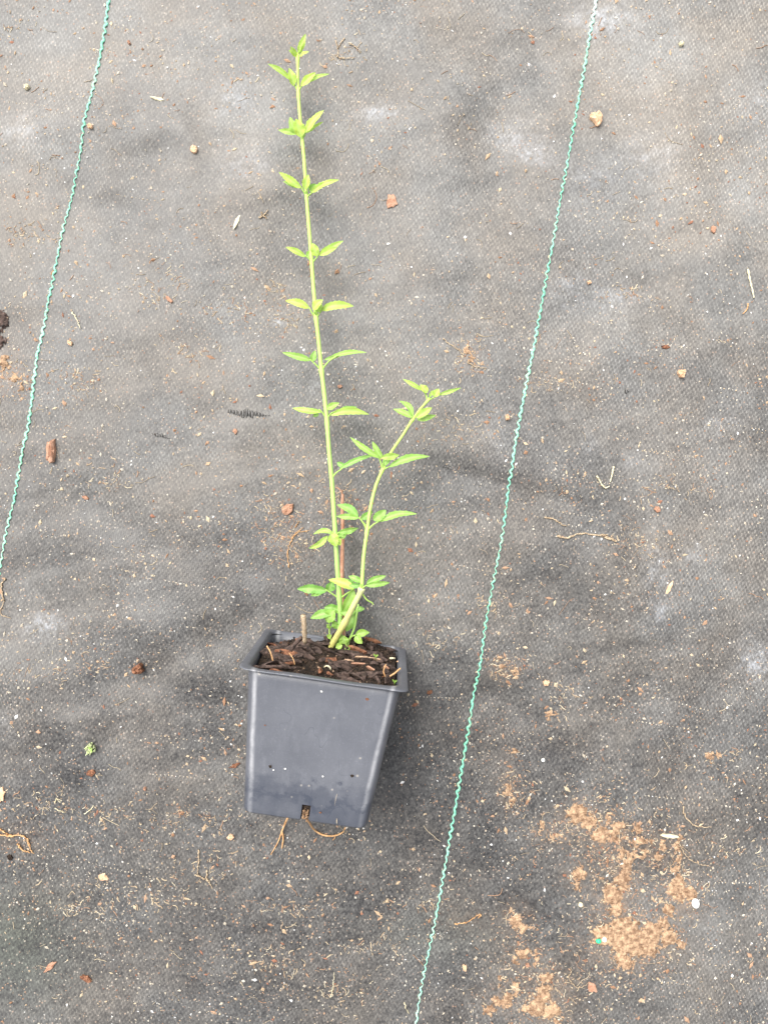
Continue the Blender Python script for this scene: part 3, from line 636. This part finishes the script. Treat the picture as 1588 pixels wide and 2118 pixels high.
L_(bs_, [(716,1334,2.9),(726,1318,3.1),(736,1313,3.3)], [(735,1313,764,1308,15,.6,0,0,-.08),(736,1313,749,1331,15,.65,0,.1,.08)], None, 3.2)
L_(bs_, [(718,1338,3.0),(714,1330,3.1)], [(712,1332,709,1314,20,.6,0,.1),(708,1335,694,1339,13,.7,.1,0),(715,1337,720,1348,11,.7,.1,0)], None, 3.1)
V, Fc = [], []
tube(V, Fc, spline([P(707, 1203, 1.6), P(708, 1150, 1.4), P(709, 1100, 1.3), P(708, 1050, 1.2), P(709, 1022, 1.2)], 16), lambda t: .155-.04*t+.01*math.sin(t*31), 7)
tube(V, Fc, spline([P(709, 1024, 1.2), P(704, 1014, 1.1), P(697, 1008, 1.0)], 4), .045, 5)
tube(V, Fc, spline([P(712, 1330, 2.3), P(710, 1262, 2.0), P(707, 1203, 1.6)], 8), .12, 7)
mesh('dead_stem', V, Fc, M['cane'], plant)['label'] = 'thin reddish-brown dead stem lying beside the main stem'
# stem hairs and roots
V, Fc = [], []
def gp(px, py, z=.12): return G(px, py, z)
tube(V, Fc, spline([P(634, 1693, 6.8), P(640, 1702, 4), P(650, 1716, .6), P(668, 1727, .3), P(690, 1729, .3), P(708, 1722, .4), P(714, 1712, 2.0)], 22), lambda t: .085-.035*t, 6)
tube(V, Fc, spline([P(690, 1728, .3), P(693, 1732, .3), P(688, 1738, .2)], 5), .03, 4)
ro = mesh('root', V, Fc, M['root'], plant); ro['label'] = 'orange root looping out under the foot of the pot to the right'
V, Fc = [], []
tube(V, Fc, spline([P(596, 1690, 1.5), P(590, 1703, .7), P(583, 1720, .4), P(575, 1742, .25), P(560, 1768, .2)], 12), lambda t: .085-.055*t, 6)
tube(V, Fc, spline([P(583, 1718, .4), P(586, 1734, .3), P(583, 1755, .2)], 8), lambda t: .075-.03*t, 6)
mesh('root', V, Fc, M['root'], plant)['label'] = 'forked orange root left of the drainage slot'
V, Fc = [], []
tube(V, Fc, spline([pw(1.75, -SB-.07, 2.1), pw(1.72, -SB+.0, 1.2), pw(1.95, -SB+.05, .5), pw(2.05, -SB+.1, .1), P(716, 1722, 2.5)], 14), .022, 5)
mesh('root_hair', V, Fc, M['fibre'], plant)['label'] = 'hair-thin root running down over the pot'
# weed seedlings in the soil
for x, y, lab, r in [(777, 1357, 'tiny two-leaved seedling sprouting near the tan bark chips', 5), (816, 1410, 'tiny green seedling in the lower right corner of the pot mouth', 5)]:
    V, Fc, yo, rb = [], [], [], []
    zz = 5.2 if y < 1380 else 7.6
    b0 = P(x, y+6, zz); tube(V, Fc, spline([b0, P(x, y, zz+.2)], 3), .035, 5); yo += [.6]*len(V); rb += [0]*len(V)
    for s in (-1, 1): leaflet(V, Fc, yo, rb, P(x, y, zz+.2), P(x+s*r, y-4+s, zz+.35), .13, .6, .05, nn=6)
    props(mesh('seedling', V, Fc, M['leaf'], attrs=dict(young=yo, rib=rb)), lab, 'seedling', 'seedlings sprouting in the pot')
# bits stuck on the pot wall
def on_pot(px, py):
    o = Vector((0, 0, H)); dv = Vector((toX(px), toY(py), 0))-o; L = Vector((0, 0, 4.))
    for t in np.linspace(.78, 1, 400):
        q = ROT.transposed()@(o+dv*t-POT0)
        if q.y > -(SB+(ST-SB)*q.z/LP)+.10*math.sin(PI*min(1, max(0, q.z/LP)))*math.cos(PI*q.x/9.2)-.02: return q
    return q
for px, py, r, m, lab in [(665,1430,.07,'white','white grain on the upper middle of the pot wall'),(759,1446,.11,'barkred','brown fleck on the upper right of the pot wall'),
 (559,1585,.12,'soil','dark crumb on the left of the pot wall above the water mark'),(590,1590,.06,'white','white grain in the lower middle of the pot wall'),(566,1593,.05,'white','smallest white grain beside the dark crumb on the pot wall'),
 (728,1605,.12,'soil','dark smear of soil on the lower right of the pot wall'),(662,1681,.09,'barkred','brown crumb right of the drainage slot'),(668,1606,.06,'white','pale grain right of centre on the pot wall'),(548,1500,.06,'barkred','thin brown stain crumb on the left of the pot wall')]:
    q = on_pot(px, py); c = pw(*q); V, Fc = [], []
    r *= .72; chip_geo(V, Fc, c, XA*r*1.3, A*r, -YA*r*.5, 7, .3)
    props(mesh('soil_crumb' if m != 'white' else 'white_grain', V, Fc, M[m], smooth=False), lab, 'crumb' if m != 'white' else 'grain', 'specks sitting on the pot wall')
# ---------------------------------------------------------------- dried clay patches
def clay(blobs, label, name='clay_patch', thick=.15, thr=0., m='clay', seed=1):
    B = np.array(blobs, float); x0, x1 = (B[:, 0]-B[:, 2]).min()-12, (B[:, 0]+B[:, 2]).max()+12
    y0, y1 = (B[:, 1]-B[:, 3]).min()-12, (B[:, 1]+B[:, 3]).max()+12; st = 1.7
    gx = np.arange(x0, x1, st); gy = np.arange(y0, y1, st); QX, QY = np.meshgrid(gx, gy)
    f = np.full(QX.shape, -9.)
    for x, y, rx, ry in blobs: f = np.maximum(f, (1-np.hypot((QX-x)/rx, (QY-y)/ry))*min(rx, ry)/11)
    f = f+(fbm(QX/11, QY/11, seed, 4)-.5)*1.9+(vnoise(QX/3.5, QY/3.5, seed+5)-.5)*1.1+.16
    X = toX(QX); Yw = toY(QY)
    X = X+(vnoise(QX*.7, QY*.7, 61)-.5)*.05; Yw = Yw+(vnoise(QX*.7, QY*.7, 62)-.5)*.05
    Z = ground_h(X, Yw)-.02+thick*sm(0, .9, f)*(.45+.8*fbm(QX/7, QY/7, seed+9, 3))+.11*(vnoise(QX/2.1, QY/2.1, seed+2)-.35)*sm(0, .25, f)
    keep = f > thr; ny_, nx_ = f.shape
    fm = keep[:-1, :-1] & keep[:-1, 1:] & keep[1:, 1:] & keep[1:, :-1]
    ix = np.arange(nx_*ny_).reshape(ny_, nx_)
    q = np.stack([ix[:-1, :-1], ix[1:, :-1], ix[1:, 1:], ix[:-1, 1:]], -1)[fm]
    if len(q) == 0: return
    us, inv = np.unique(q.ravel(), return_inverse=True)
    V = np.stack([X, Yw, Z], -1).reshape(-1, 3)[us]
    # a skirt down to the sheet keeps the crust solid
    Fq = inv.reshape(-1, 4)
    o = mesh(name, V, Fq.tolist(), M[m]); props(o, label, 'dried clay', 'patches of dried clay on the sheet')
clay([(1193,1683,22,22),(1215,1700,20,16),(1240,1725,22,16),(1265,1725,20,12),(1275,1705,12,12),(1255,1690,7,12),(1283,1762,8,16),(1300,1775,9,16),(1295,1795,14,18),(1285,1822,18,20),(1265,1850,22,24),(1270,1882,16,16),
 (1320,1735,20,11),(1312,1715,8,14),(1330,1760,13,11),(1357,1768,12,10),(1365,1742,7,14),(1398,1745,5,22),(1402,1775,8,12),(1398,1795,11,10),(1400,1838,18,24),(1424,1850,14,18),(1385,1885,14,14),(1375,1908,13,12),
 (1250,1935,26,24),(1290,1915,30,22),(1300,1950,38,28),(1345,1932,28,26),(1380,1940,22,20),(1290,1985,20,22),(1340,1960,28,16),(1408,1955,10,14)], 'largest ring-shaped tan clay patch on the lower right of the sheet', seed=3)
clay([(1197,1805,15,15),(1230,1812,9,7),(1193,1828,5,8)], 'small tan clay patch left of the big ring-shaped one', seed=5)
clay([(1145,1730,16,6),(1122,1708,4,14)], 'thin brown clay smear left of the top of the big patch', seed=6)
clay([(1047,1628,7,18),(1058,1662,5,14),(1062,1555,9,6),(1047,1605,4,5)], 'narrow vertical brown clay streak right of the green thread', thick=.14, seed=7)
clay([(1065,1900,16,16),(1085,1920,9,8),(1055,1885,5,12)], 'small clay crumb patch by the green thread above the bottom patches', seed=8, thick=.12)
clay([(1080,1970,16,11),(1108,1985,7,14),(1065,1985,6,12)], 'pale clay patch between the crumb patch and the bottom patch', seed=9)
clay([(1130,2020,15,13),(1125,2050,16,20),(1108,2080,24,20),(1140,2092,20,20),(1155,2112,12,10),(1085,2085,12,12)], 'pinkish clay patch cut by the bottom edge', seed=10)
clay([(1035,2075,20,12),(1055,2060,12,8),(1068,2038,6,10),(1015,2092,13,11),(1033,2045,3,10)], 'branching tan clay patch left of the pinkish one at the bottom', seed=11)
clay([(8,752,12,16),(30,785,9,10),(42,815,5,16)], 'orange clay smear at the left edge below the dark hole', thick=.15, seed=12)
clay([(1042,1378,12,6),(1062,1390,12,7),(1030,1360,5,6)], 'small orange-brown clay smear right of the pot', thick=.12, seed=13)
clay([(965,728,7,8),(975,742,6,9),(985,752,12,4)], 'small tan clay smear left of the right thread, level with the side shoot', thick=.12, seed=14)
clay([(1280,1568,6,10),(1292,1574,8,4)], 'tiny tan clay smear above right of the ring patch', thick=.12, seed=15) if False else None
clay([(1466,1565,7,12),(1480,1562,7,4)], 'tiny tan clay smear above right of the big patch', thick=.12, seed=16)
clay([(1138,1478,10,5),(1142,1490,6,4)], 'tiny tan clay smear at the right, level with the middle of the pot', thick=.1, seed=17)
clay([(0,662,17,20),(-6,690,14,26)], 'dark soil heap in the hole at the left edge', 'soil_heap', .25, 0., 'bark', 18)
# ---------------------------------------------------------------- single pieces lying on the sheet
def flake(px, py, lx, ly, ang, m, label, name='bark_chip', cat='bark chip', th=.12, pointy=.1, grp='bark chips lying on the sheet', jag=.30, n=13, tilt=0.):
    c = G(px, py, th*.8); s = H/F; V, Fc = [], []
    ax = Vector((math.cos(ang), math.sin(ang), tilt))*lx*s; ay = Vector((-math.sin(ang), math.cos(ang), 0))*ly*s
    chip_geo(V, Fc, c, ax, ay, Vector((0, 0, th)), n, jag, pointy)
    return props(mesh(name, V, Fc, M[m], smooth=False), label, cat, grp)
CH = [(1232,247,13,15,.3,'chiptan','rounded tan clay chip right of the right thread near the top',.3,0),(810,418,11,16,.2,'chipbrown','pinkish pointed chip right of the upper stem',.08,.2),
 (109,932,25,10,1.45,'chipbrown','long brown oval chip beside the left thread',.3,.12),(596,1052,13,11,.3,'chipbrown','reddish curled chip left of the stem',.2,.1),
 (290,1382,11,12,.2,'barkred','dark red-brown lump left of the pot',.5,0),(190,1598,8,8,.5,'barkred','small red flake below the moss tuft',.12,.1),
 (1406,773,8,10,.4,'chiptan','orange-tan chip at the middle right',.3,.1),(3,1645,8,16,-.2,'chiptan','tan chip cut by the left edge',.1,.1),(478,1730,8,7,.4,'chiptan','tan crumb below left of the pot foot',.15,0),
 (215,1813,10,7,-.3,'chiptan','tan flake in the lower left',.12,.1),(105,1998,13,6,.8,'chipbrown','slanted brown flake near the lower left corner',.1,.3),(180,2022,11,6,-.4,'barkred','dark-edged red chip in the lower left',.12,.2),
 (58,181,6,6,.4,'straw','yellow crumb left of the left thread near the top',.2,0),(1407,93,5,5,.4,'straw','yellow seed-like crumb at the upper right',.2,0),(1474,475,5,8,.2,'chipbrown','small brown chip at the right above the straw',.12,.2),
 (1376,718,9,4,-.1,'barkred','flat red-brown sliver at the right below the straw',.1,.2),(403,310,8,8,.4,'chiptan','orange crumb left of the upper stem',.15,0),(1048,863,5,7,.3,'chiptan','tan crumb just left of the right thread',.25,0),
 (1128,1412,7,6,.3,'chiptan','tan crumb right of the pot rim',.2,0),(486,1583,9,4,.4,'barkred','curved red-brown sliver touching the left side of the pot',.12,.3),(1224,2041,7,12,.5,'chipbrown','pointed brown chip between the bottom clay and the ring patch',.1,.3),
 (350,620,9,4,-.8,'chipbrown','small reddish sliver left of the stem at mid height',.1,.2),(1358,1053,6,7,.3,'chipbrown','brown crumb at the right above the wavy root',.15,.1),(1383,1216,13,4,1.1,'chiptan','thin tan splinter at the right, level with the pot mouth',.08,.4),
 (491,457,13,4,1.15,'straw','yellow pointed splinter left of the stem near the top',.06,.5),(327,205,12,3.5,-.25,'straw','cream splinter right of the left thread near the top',.08,.1),(188,262,5,6,0,'chiptan','orange crumb touching the left thread near the top',.15,0),
 (301,1630,3,4,0,'chipbrown','tiny red crumb at the lower left',.15,0),(1382,1728,16,4,-.15,'straw','yellow woody splinter at the top of the ring-shaped clay',.12,.2),(889,1431,6,4,.3,'barkred','dark red crumb right of the pot rim corner',.15,.1),
 (1090,1995,4,4,0,'chipbrown','tiny brown crumb between bottom patches',.15,0),(268,90,4,4,0,'chipbrown','tiny orange-brown crumb near the top left',.15,0),(146,710,5,6,.6,'chiptan','orange crumb right of the left thread at mid height',.15,.1),
 (178,1030,6,4,-.5,'chipbrown','red crumb right of the left thread below the oval chip',.12,.1),(487,893,4,6,.2,'chipbrown','small orange chip left of the stem under the frayed weave',.1,.2),(703,800,5,4,.2,'chipbrown','small red-brown crumb right of the main stem',.12,.1),
 (1217,585,4,4,0,'chiptan','tiny tan crumb right of the right thread',.15,0),(960,2000,4,7,.2,'chiptan','tan crumb left of the right thread near the bottom',.12,.1),(22,1772,6,6,0,'soil','dark round flake put in for a hole near the lower left edge',.1,0)]  # last piece: a dark flake added in place of a hole
for i, (x, y, a, c, an, m, lab, th, po) in enumerate(CH):
    flake(x, y, a*.95, c*.95, an, m, lab, th=th*.8, pointy=po)
def bead(px, py, rx, ry, m, label):
    V, Fc = [], []; c = G(px, py, ry*.03); s = H/F; nl, na = 7, 12
    for i in range(nl+1):
        t = PI*i/nl
        for k in range(na): V.append(c+Vector((rx*s*math.sin(t)*math.cos(2*PI*k/na), ry*s*math.sin(t)*math.sin(2*PI*k/na), min(rx, ry)*s*math.cos(t))))
    for i in range(nl):
        for k in range(na): Fc.append((i*na+k, (i+1)*na+k, (i+1)*na+(k+1) % na, i*na+(k+1) % na))
    props(mesh('pellet', V, Fc, M[m]), label, 'pellet', 'fertiliser pellets lying on the clay')
bead(1434, 1864, 8, 10, 'white', 'white oval pellet at the right side of the ring-shaped clay')
bead(1236, 1944, 6, 5, 'green', 'small bright green pellet on the clay patch')
bead(1248, 1941, 5, 5, 'white', 'small white pellet beside the green one')
bead(1199, 1869, 5, 5, 'straw', 'yellow pellet left of the ring-shaped clay')
bead(1122, 1571, 4, 4, 'white', 'tiny white pellet right of the brown clay streak')
def fibre_obj(paths, r, m, name, label, cat, grp=None, z=.12, sides=5):
    V, Fc = [], []; r *= .8 if name == 'dry_root' else 1
    for p in paths:
        q = spline([G(a, b_, z*.7) for a, b_ in p], max(8, 7*len(p))); k = .05 if name == 'dry_root' else .01
        q = [v+Vector((rnd.uniform(-k, k), rnd.uniform(-k, k), rnd.uniform(-.03, .03))) for v in q]; f0 = rnd.uniform(0, 9)
        tube(V, Fc, q, (lambda t, r=r: r*(1-.5*t)*(1+.3*math.sin(t*29+f0))), sides)
    return props(mesh(name, V, Fc, M[m]), label, cat, grp)
fibre_obj([[(1544,557),(1550,585),(1557,617)]], .09, 'straw', 'straw', 'pale straw piece near the right edge', 'straw', z=.15)
fibre_obj([[(1545,628),(1543,640),(1534,650)]], .06, 'root', 'straw', 'short bent orange stalk below the pale straw', 'straw')
fibre_obj([[(1267,966),(1264,980),(1260,997)],[(1232,984),(1237,992),(1242,1002)],[(1242,1002),(1250,1009),(1258,1006)]], .075, 'straw', 'straw', 'short upright cream straw bits right of the right thread', 'straw', z=.2)
G3 = 'pale roots lying on the sheet'
fibre_obj([[(1125,1070),(1142,1073),(1152,1078),(1160,1084),(1170,1089)]], .07, 'twig', 'dry_root', 'short pale root above the long wavy one', 'root', G3)
fibre_obj([[(1150,1108),(1170,1112),(1188,1106),(1205,1103),(1225,1106),(1250,1109),(1272,1119)],[(1238,1106),(1256,1107)],[(1250,1112),(1268,1116),(1273,1121)]], .085, 'twig', 'dry_root', 'long wavy pale root right of the right thread', 'root', G3)
fibre_obj([[(-10,1722),(20,1728),(45,1727),(58,1735),(64,1752),(72,1766)],[(38,1744),(50,1758),(64,1762)],[(58,1735),(64,1750)],[(0,1712),(14,1722),(30,1730)]], .085, 'root', 'dry_root', 'branched orange root at the lower left edge', 'root', G3)
fibre_obj([[(411,1758),(412,1780),(408,1808)],[(405,1808),(420,1815),(432,1822),(440,1836)],[(430,1800),(428,1815),(434,1822)]], .07, 'twig', 'dry_root', 'forked cream root left below the pot', 'root', G3)
fibre_obj([[(14,1196),(6,1206),(6,1225),(9,1245),(2,1262),(6,1272),(24,1279)]], .065, 'twig', 'dry_root', 'yellowish hooked root at the left edge below the end of the thread', 'root', G3)
fibre_obj([[(150,645),(160,660),(167,680)]], .06, 'straw', 'dry_root', 'short curved yellow root right of the left thread', 'root', G3)
fibre_obj([[(1412,1668),(1414,1685),(1428,1702),(1445,1709),(1470,1709)]], .065, 'twig', 'dry_root', 'curved cream root above right of the big clay patch', 'root', G3)
fibre_obj([[(915,700),(930,712),(945,722),(958,735)],[(965,748),(980,758),(1005,762)]], .05, 'twig', 'dry_root', 'thin root left of the right thread at the height of the side shoot', 'root', G3)
fibre_obj([[(115,1660),(118,1650),(126,1658)],[(116,1672),(135,1680)],[(176,1682),(188,1674),(196,1664)]], .045, 'straw', 'dry_root', 'thin yellow curls at the lower left above the orange root', 'root', G3)
fibre_obj([[(1400,1740),(1420,1772),(1440,1785),(1470,1792)],[(1395,1748),(1408,1752),(1420,1760)]], .045, 'twig', 'dry_root', 'thin root fibres beside the ring-shaped clay', 'root', G3)
fibre_obj([[(940,1910),(965,1906),(978,1898),(990,1890)],[(990,1890),(994,1893),(988,1897)]], .055, 'root', 'dry_root', 'curved tan root right of the right thread near the bottom', 'root', G3)
fibre_obj([[(536,451),(546,446),(556,434)],[(544,447),(541,440)],[(546,447),(552,453)]], .07, 'twig', 'dry_root', 'forked tan root tip left of the upper stem', 'root', G3)
fibre_obj([[(1180,2008),(1175,2018),(1178,2028),(1184,2034),(1195,2042),(1215,2034)]], .045, 'twig', 'dry_root', 'hooked thin root between the bottom clay and the ring patch', 'root', G3)
fibre_obj([[(598,1175),(596,1140),(604,1115),(620,1100),(640,1098)],[(604,1115),(612,1102),(628,1092)],[(612,1090),(618,1078)]], .045, 'root', 'dry_root', 'tangle of thin brown root left of the lower stem', 'root', G3)
fibre_obj([[(836,2072),(840,2085),(846,2096)],[(684,2062),(690,2030),(692,2010)]], .04, 'straw', 'dry_root', 'hair-thin yellow root pieces at the bottom middle', 'root', G3)
fibre_obj([[(694,85),(698,98),(700,118)],[(712,80),(705,90),(699,100)],[(697,118),(712,122),(735,121)],[(722,92),(738,100),(745,112)]], .05, 'twig', 'dry_root', 'tan root wisps right of the shoot tip', 'root', G3)
# moss tuft with a seedling
V, Fc = [], []; c = G(189, 1547)
for i in range(60):
    a = rnd.uniform(0, 2*PI); r = rnd.uniform(0, .38); p0 = c+Vector((math.cos(a)*r*.9, math.sin(a)*r*1.1, .0))
    tube(V, Fc, [p0, p0+Vector((rnd.uniform(-.12, .12), rnd.uniform(-.12, .12), rnd.uniform(.15, .45)))], lambda t: .055*(1-.5*t), 4)
mo = mesh('moss_tuft', V, Fc, M['moss']); props(mo, 'pale green moss tuft on the sheet left of the pot', 'moss')
V, Fc, yo, rb = [], [], [], []
for dx, dy in ((5, -3), (-3, -6), (4, 5)): leaflet(V, Fc, yo, rb, c+Vector((.1, 0, .35)), c+Vector(((dx+3)*H/F, -dy*H/F, .45)), .14, .7, .05, nn=6)
mesh('leaflets', V, Fc, M['leaf'], mo, attrs=dict(young=yo, rib=rb))
# ---------------------------------------------------------------- uncountable litter: grit, crumbs, fibres
OCT = np.array([(1, 0, 0), (0, 1, 0), (-1, 0, 0), (0, -1, 0), (0, 0, 1), (0, 0, -1), ], float)
OF = np.array([(0, 1, 4), (1, 2, 4), (2, 3, 4), (3, 0, 4), (1, 0, 5), (2, 1, 5), (3, 2, 5), (0, 3, 5)])
def grains(name, px, py, size, asp, m, label, cat, zf=.6):
    n = len(px); X = toX(px); Yw = toY(py); Z = ground_h(X, Yw)
    v = OCT[None]*(1+rng.uniform(-.35, .35, (n, 6, 1))); th = rng.uniform(0, 2*PI, n)
    v = v*np.stack([size*asp, size, size*zf], -1)[:, None, :]
    v = v+rng.uniform(-.2, .2, v.shape)*size[:, None, None]
    x = v[..., 0]*np.cos(th)[:, None]-v[..., 1]*np.sin(th)[:, None]; y = v[..., 0]*np.sin(th)[:, None]+v[..., 1]*np.cos(th)[:, None]
    W = np.stack([x+X[:, None], y+Yw[:, None], v[..., 2]+(Z+size*zf*.55)[:, None]], -1).reshape(-1, 3)
    Fq = (OF[None]+(np.arange(n)*6)[:, None, None]).reshape(-1, 3)
    o = mesh(name, W, Fq.tolist(), m, smooth=False); props(o, label, cat, kind='stuff'); return o
def inpot(px, py): # keep clear of the pot's footprint
    return (px > 508) & (px < 822) & (py > 1322) & (py < 1672)
def scatter(n, seed, sharp, ylow=1.):
    px = rng.uniform(-350, 1950, n*4); py = rng.uniform(-350, 2450, n*4)
    d = fbm(px/130, py/110, seed, 4)*.6+fbm(px/32, py/26, seed+8, 3)*.4
    p = sm(.38, .62, d)**sharp*(.75+.25*ylow*sm(300, 1700, py))
    k = (rng.random(n*4) < p+.06) & ~inpot(px, py); px, py = px[k][:n], py[k][:n]; return px, py
def weave_rows(rows):
    xs_, ys_ = [], []
    for x0, y0, x1, y1 in rows:
        L = math.hypot(x1-x0, y1-y0); n = int(L/7.6)
        for i in range(n):
            if rnd.random() < .16: continue
            xs_.append(x0+(x1-x0)*i/n+rnd.uniform(-.6, .6)); ys_.append(y0+(y1-y0)*i/n+rnd.uniform(-.9, .9))
    return np.array(xs_), np.array(ys_)
ROWS = [(1136,980,1255,1003),(1270,984,1384,1006),(1172,1086,1232,1103),(100,665,165,680),(1240,996,1290,1012),(1100,780,1180,795),(1190,790,1250,805),(985,762,1080,782),
 (60,1665,130,1682),(160,1782,330,1815),(330,1822,400,1840),(100,1880,170,1895),(170,1890,240,1915),(700,1955,790,1972),(1355,1440,1470,1470),(175,1372,240,1388),(320,1598,450,1612),(860,1440,960,1445),
 (1490,875,1588,893),(1360,1160,1400,1166),(1410,1818,1588,1838),(230,1175,330,1192),(20,632,70,642),(175,610,232,625),(330,1845,470,1880),(700,1720,760,1730),(1160,1668,1240,1662),(1320,1668,1380,1664),(950,1170,1060,1190)]
for _ in range(40):
    x, y = rnd.uniform(0, 1500), rnd.uniform(0, 2100); l = rnd.uniform(30, 110)
    if not (480 < x+l*.5 < 860 and 1250 < y < 1740): ROWS.append((x, y, x+l, y+l*.15))
px, py = scatter(15000, 101, .9)
size = np.clip(rng.lognormal(math.log(.033), .5, len(px)), .014, .095)
rx, ry = weave_rows(ROWS)
px = np.concatenate([px, rx]); py = np.concatenate([py, ry]); size = np.concatenate([size, rng.uniform(.035, .055, len(rx))])
grains('pale_grit', px, py, size, rng.uniform(1, 1.9, len(px)), M['grit'], 'fine white and cream grit scattered all over the black sheet', 'grit')
px, py = scatter(15000, 202, 1.3, 1.4)
ex_ = []; 
for x, y, r, n in [(1290,1800,120,420),(1300,1950,100,380),(1110,2060,75,260),(1060,1640,45,120),(1230,1700,90,240),(1400,1850,60,180),(30,790,45,120),(600,1120,60,130),(980,740,40,60),(1050,1385,40,90),(740,1060,40,70),(1090,1930,60,120),(545,650,60,90),(700,1040,45,60),(150,800,60,60),(190,1320,60,40),(40,1740,60,70),(560,1490,60,0),(1250,1780,40,100)]:
    a = rng.uniform(0, 2*PI, n); q = r*rng.random(n)**.6; ex_.append(np.stack([x+q*np.cos(a), y+q*np.sin(a)]))
ex_ = np.concatenate(ex_, 1); kk = ~inpot(ex_[0], ex_[1]); px = np.concatenate([px, ex_[0][kk]]); py = np.concatenate([py, ex_[1][kk]])
size = np.clip(rng.lognormal(math.log(.029), .6, len(px)), .014, .15)
grains('soil_crumbs', px, py, size, rng.uniform(1, 2.6, len(px)), M['crumb'], 'tan and reddish-brown soil crumbs sprinkled over the sheet', 'soil crumbs', .5)
V, Fc = [], []
px, py = scatter(700, 303, 1.2, 1.3)
def wisps():
    V, Fc = [], []
    hot = [(715,105,38,30),(960,738,34,34),(500,170,20,8),(600,1125,45,45),(190,1352,40,16),(360,565,26,20),(30,45,26,22),(55,485,36,22),(318,610,36,24),(150,785,45,26),(235,985,40,24),(560,1060,40,24),(690,1035,30,24),
     (935,890,40,30),(745,1050,26,20),(1045,1382,34,26),(1150,1445,34,22),(510,1345,30,26),(565,600,24,16),(1300,605,36,14),(1120,790,60,16),(1270,1700,90,60),(1380,1780,60,60),(1300,1950,110,60),(1110,2050,70,60),(1060,1640,26,40),
     (1250,1840,40,60),(1410,1850,30,40),(1190,1700,30,26),(1140,1735,50,26),(1060,1900,30,26),(420,1700,70,20),(420,1790,60,30),(60,1660,60,26),(190,1680,60,24),(330,1690,70,16),(860,1860,60,16),(790,1960,70,20),(1370,1010,60,22),(520,1585,26,34),
     (100,1390,60,18),(640,1330,26,14),(1480,1560,40,18),(1540,1760,50,20),(600,1870,50,20),(300,1850,70,18),(560,1980,70,26),(160,1880,60,26),(700,2050,60,30),(900,1330,40,20),(1010,1250,30,16),(1310,1120,40,20),(600,660,24,16),(390,730,40,20),(470,640,36,20)]
    for cx, cy, sx, sy in hot:
        for _ in range(int(22+sx*sy/20)):
            x, y = cx+rnd.gauss(0, .75)*sx, cy+rnd.gauss(0, .75)*sy
            if float(fbm(x/16., y/13., 404, 3)) < .43: continue
            if 495 < x < 845 and 1300 < y < 1715: continue
            a = rnd.gauss(0, .5)+rnd.choice((0, .15, 1.4)); l = rnd.uniform(3, 9) if rnd.random() < .75 else rnd.uniform(9, 22); n = 4; pts = []
            for i in range(n):
                pts.append((x, y)); a += rnd.uniform(-.8, .8); x += math.cos(a)*l/n; y += math.sin(a)*l/n
            X = np.array([toX(p[0]) for p in pts]); Yw = np.array([toY(p[1]) for p in pts]); Z = ground_h(X, Yw)
            tube(V, Fc, [Vector((X[i], Yw[i], Z[i]+.03)) for i in range(n)], rnd.uniform(.010, .038), 4, .5)
    props(mesh('peat_wisps', V, Fc, M['wisp'], smooth=False), 'tangled tan peat wisps clinging to the weave in small drifts', 'peat fibres', kind='stuff')
wisps()
V, Fc = [], []
for x, y in zip(px, py):
    a = rnd.gauss(-.1, .9); l = rnd.uniform(6, 34)*(1 if rnd.random() < .85 else 1.8); pts = []; n = rnd.randint(3, 6); c = rnd.uniform(-.5, .5)
    for i in range(n):
        pts.append((x, y)); a += c+rnd.uniform(-.6, .6); x += math.cos(a)*l/n; y += math.sin(a)*l/n
    X = np.array([toX(p[0]) for p in pts]); Yw = np.array([toY(p[1]) for p in pts]); Z = ground_h(X, Yw)
    tube(V, Fc, spline([Vector((X[i], Yw[i], Z[i]+.03)) for i in range(n)], n*3), rnd.uniform(.010, .024), 4)
props(mesh('root_fibres', V, Fc, M['fibre']), 'fine dry root fibres strewn over the sheet', 'root fibres', kind='stuff')
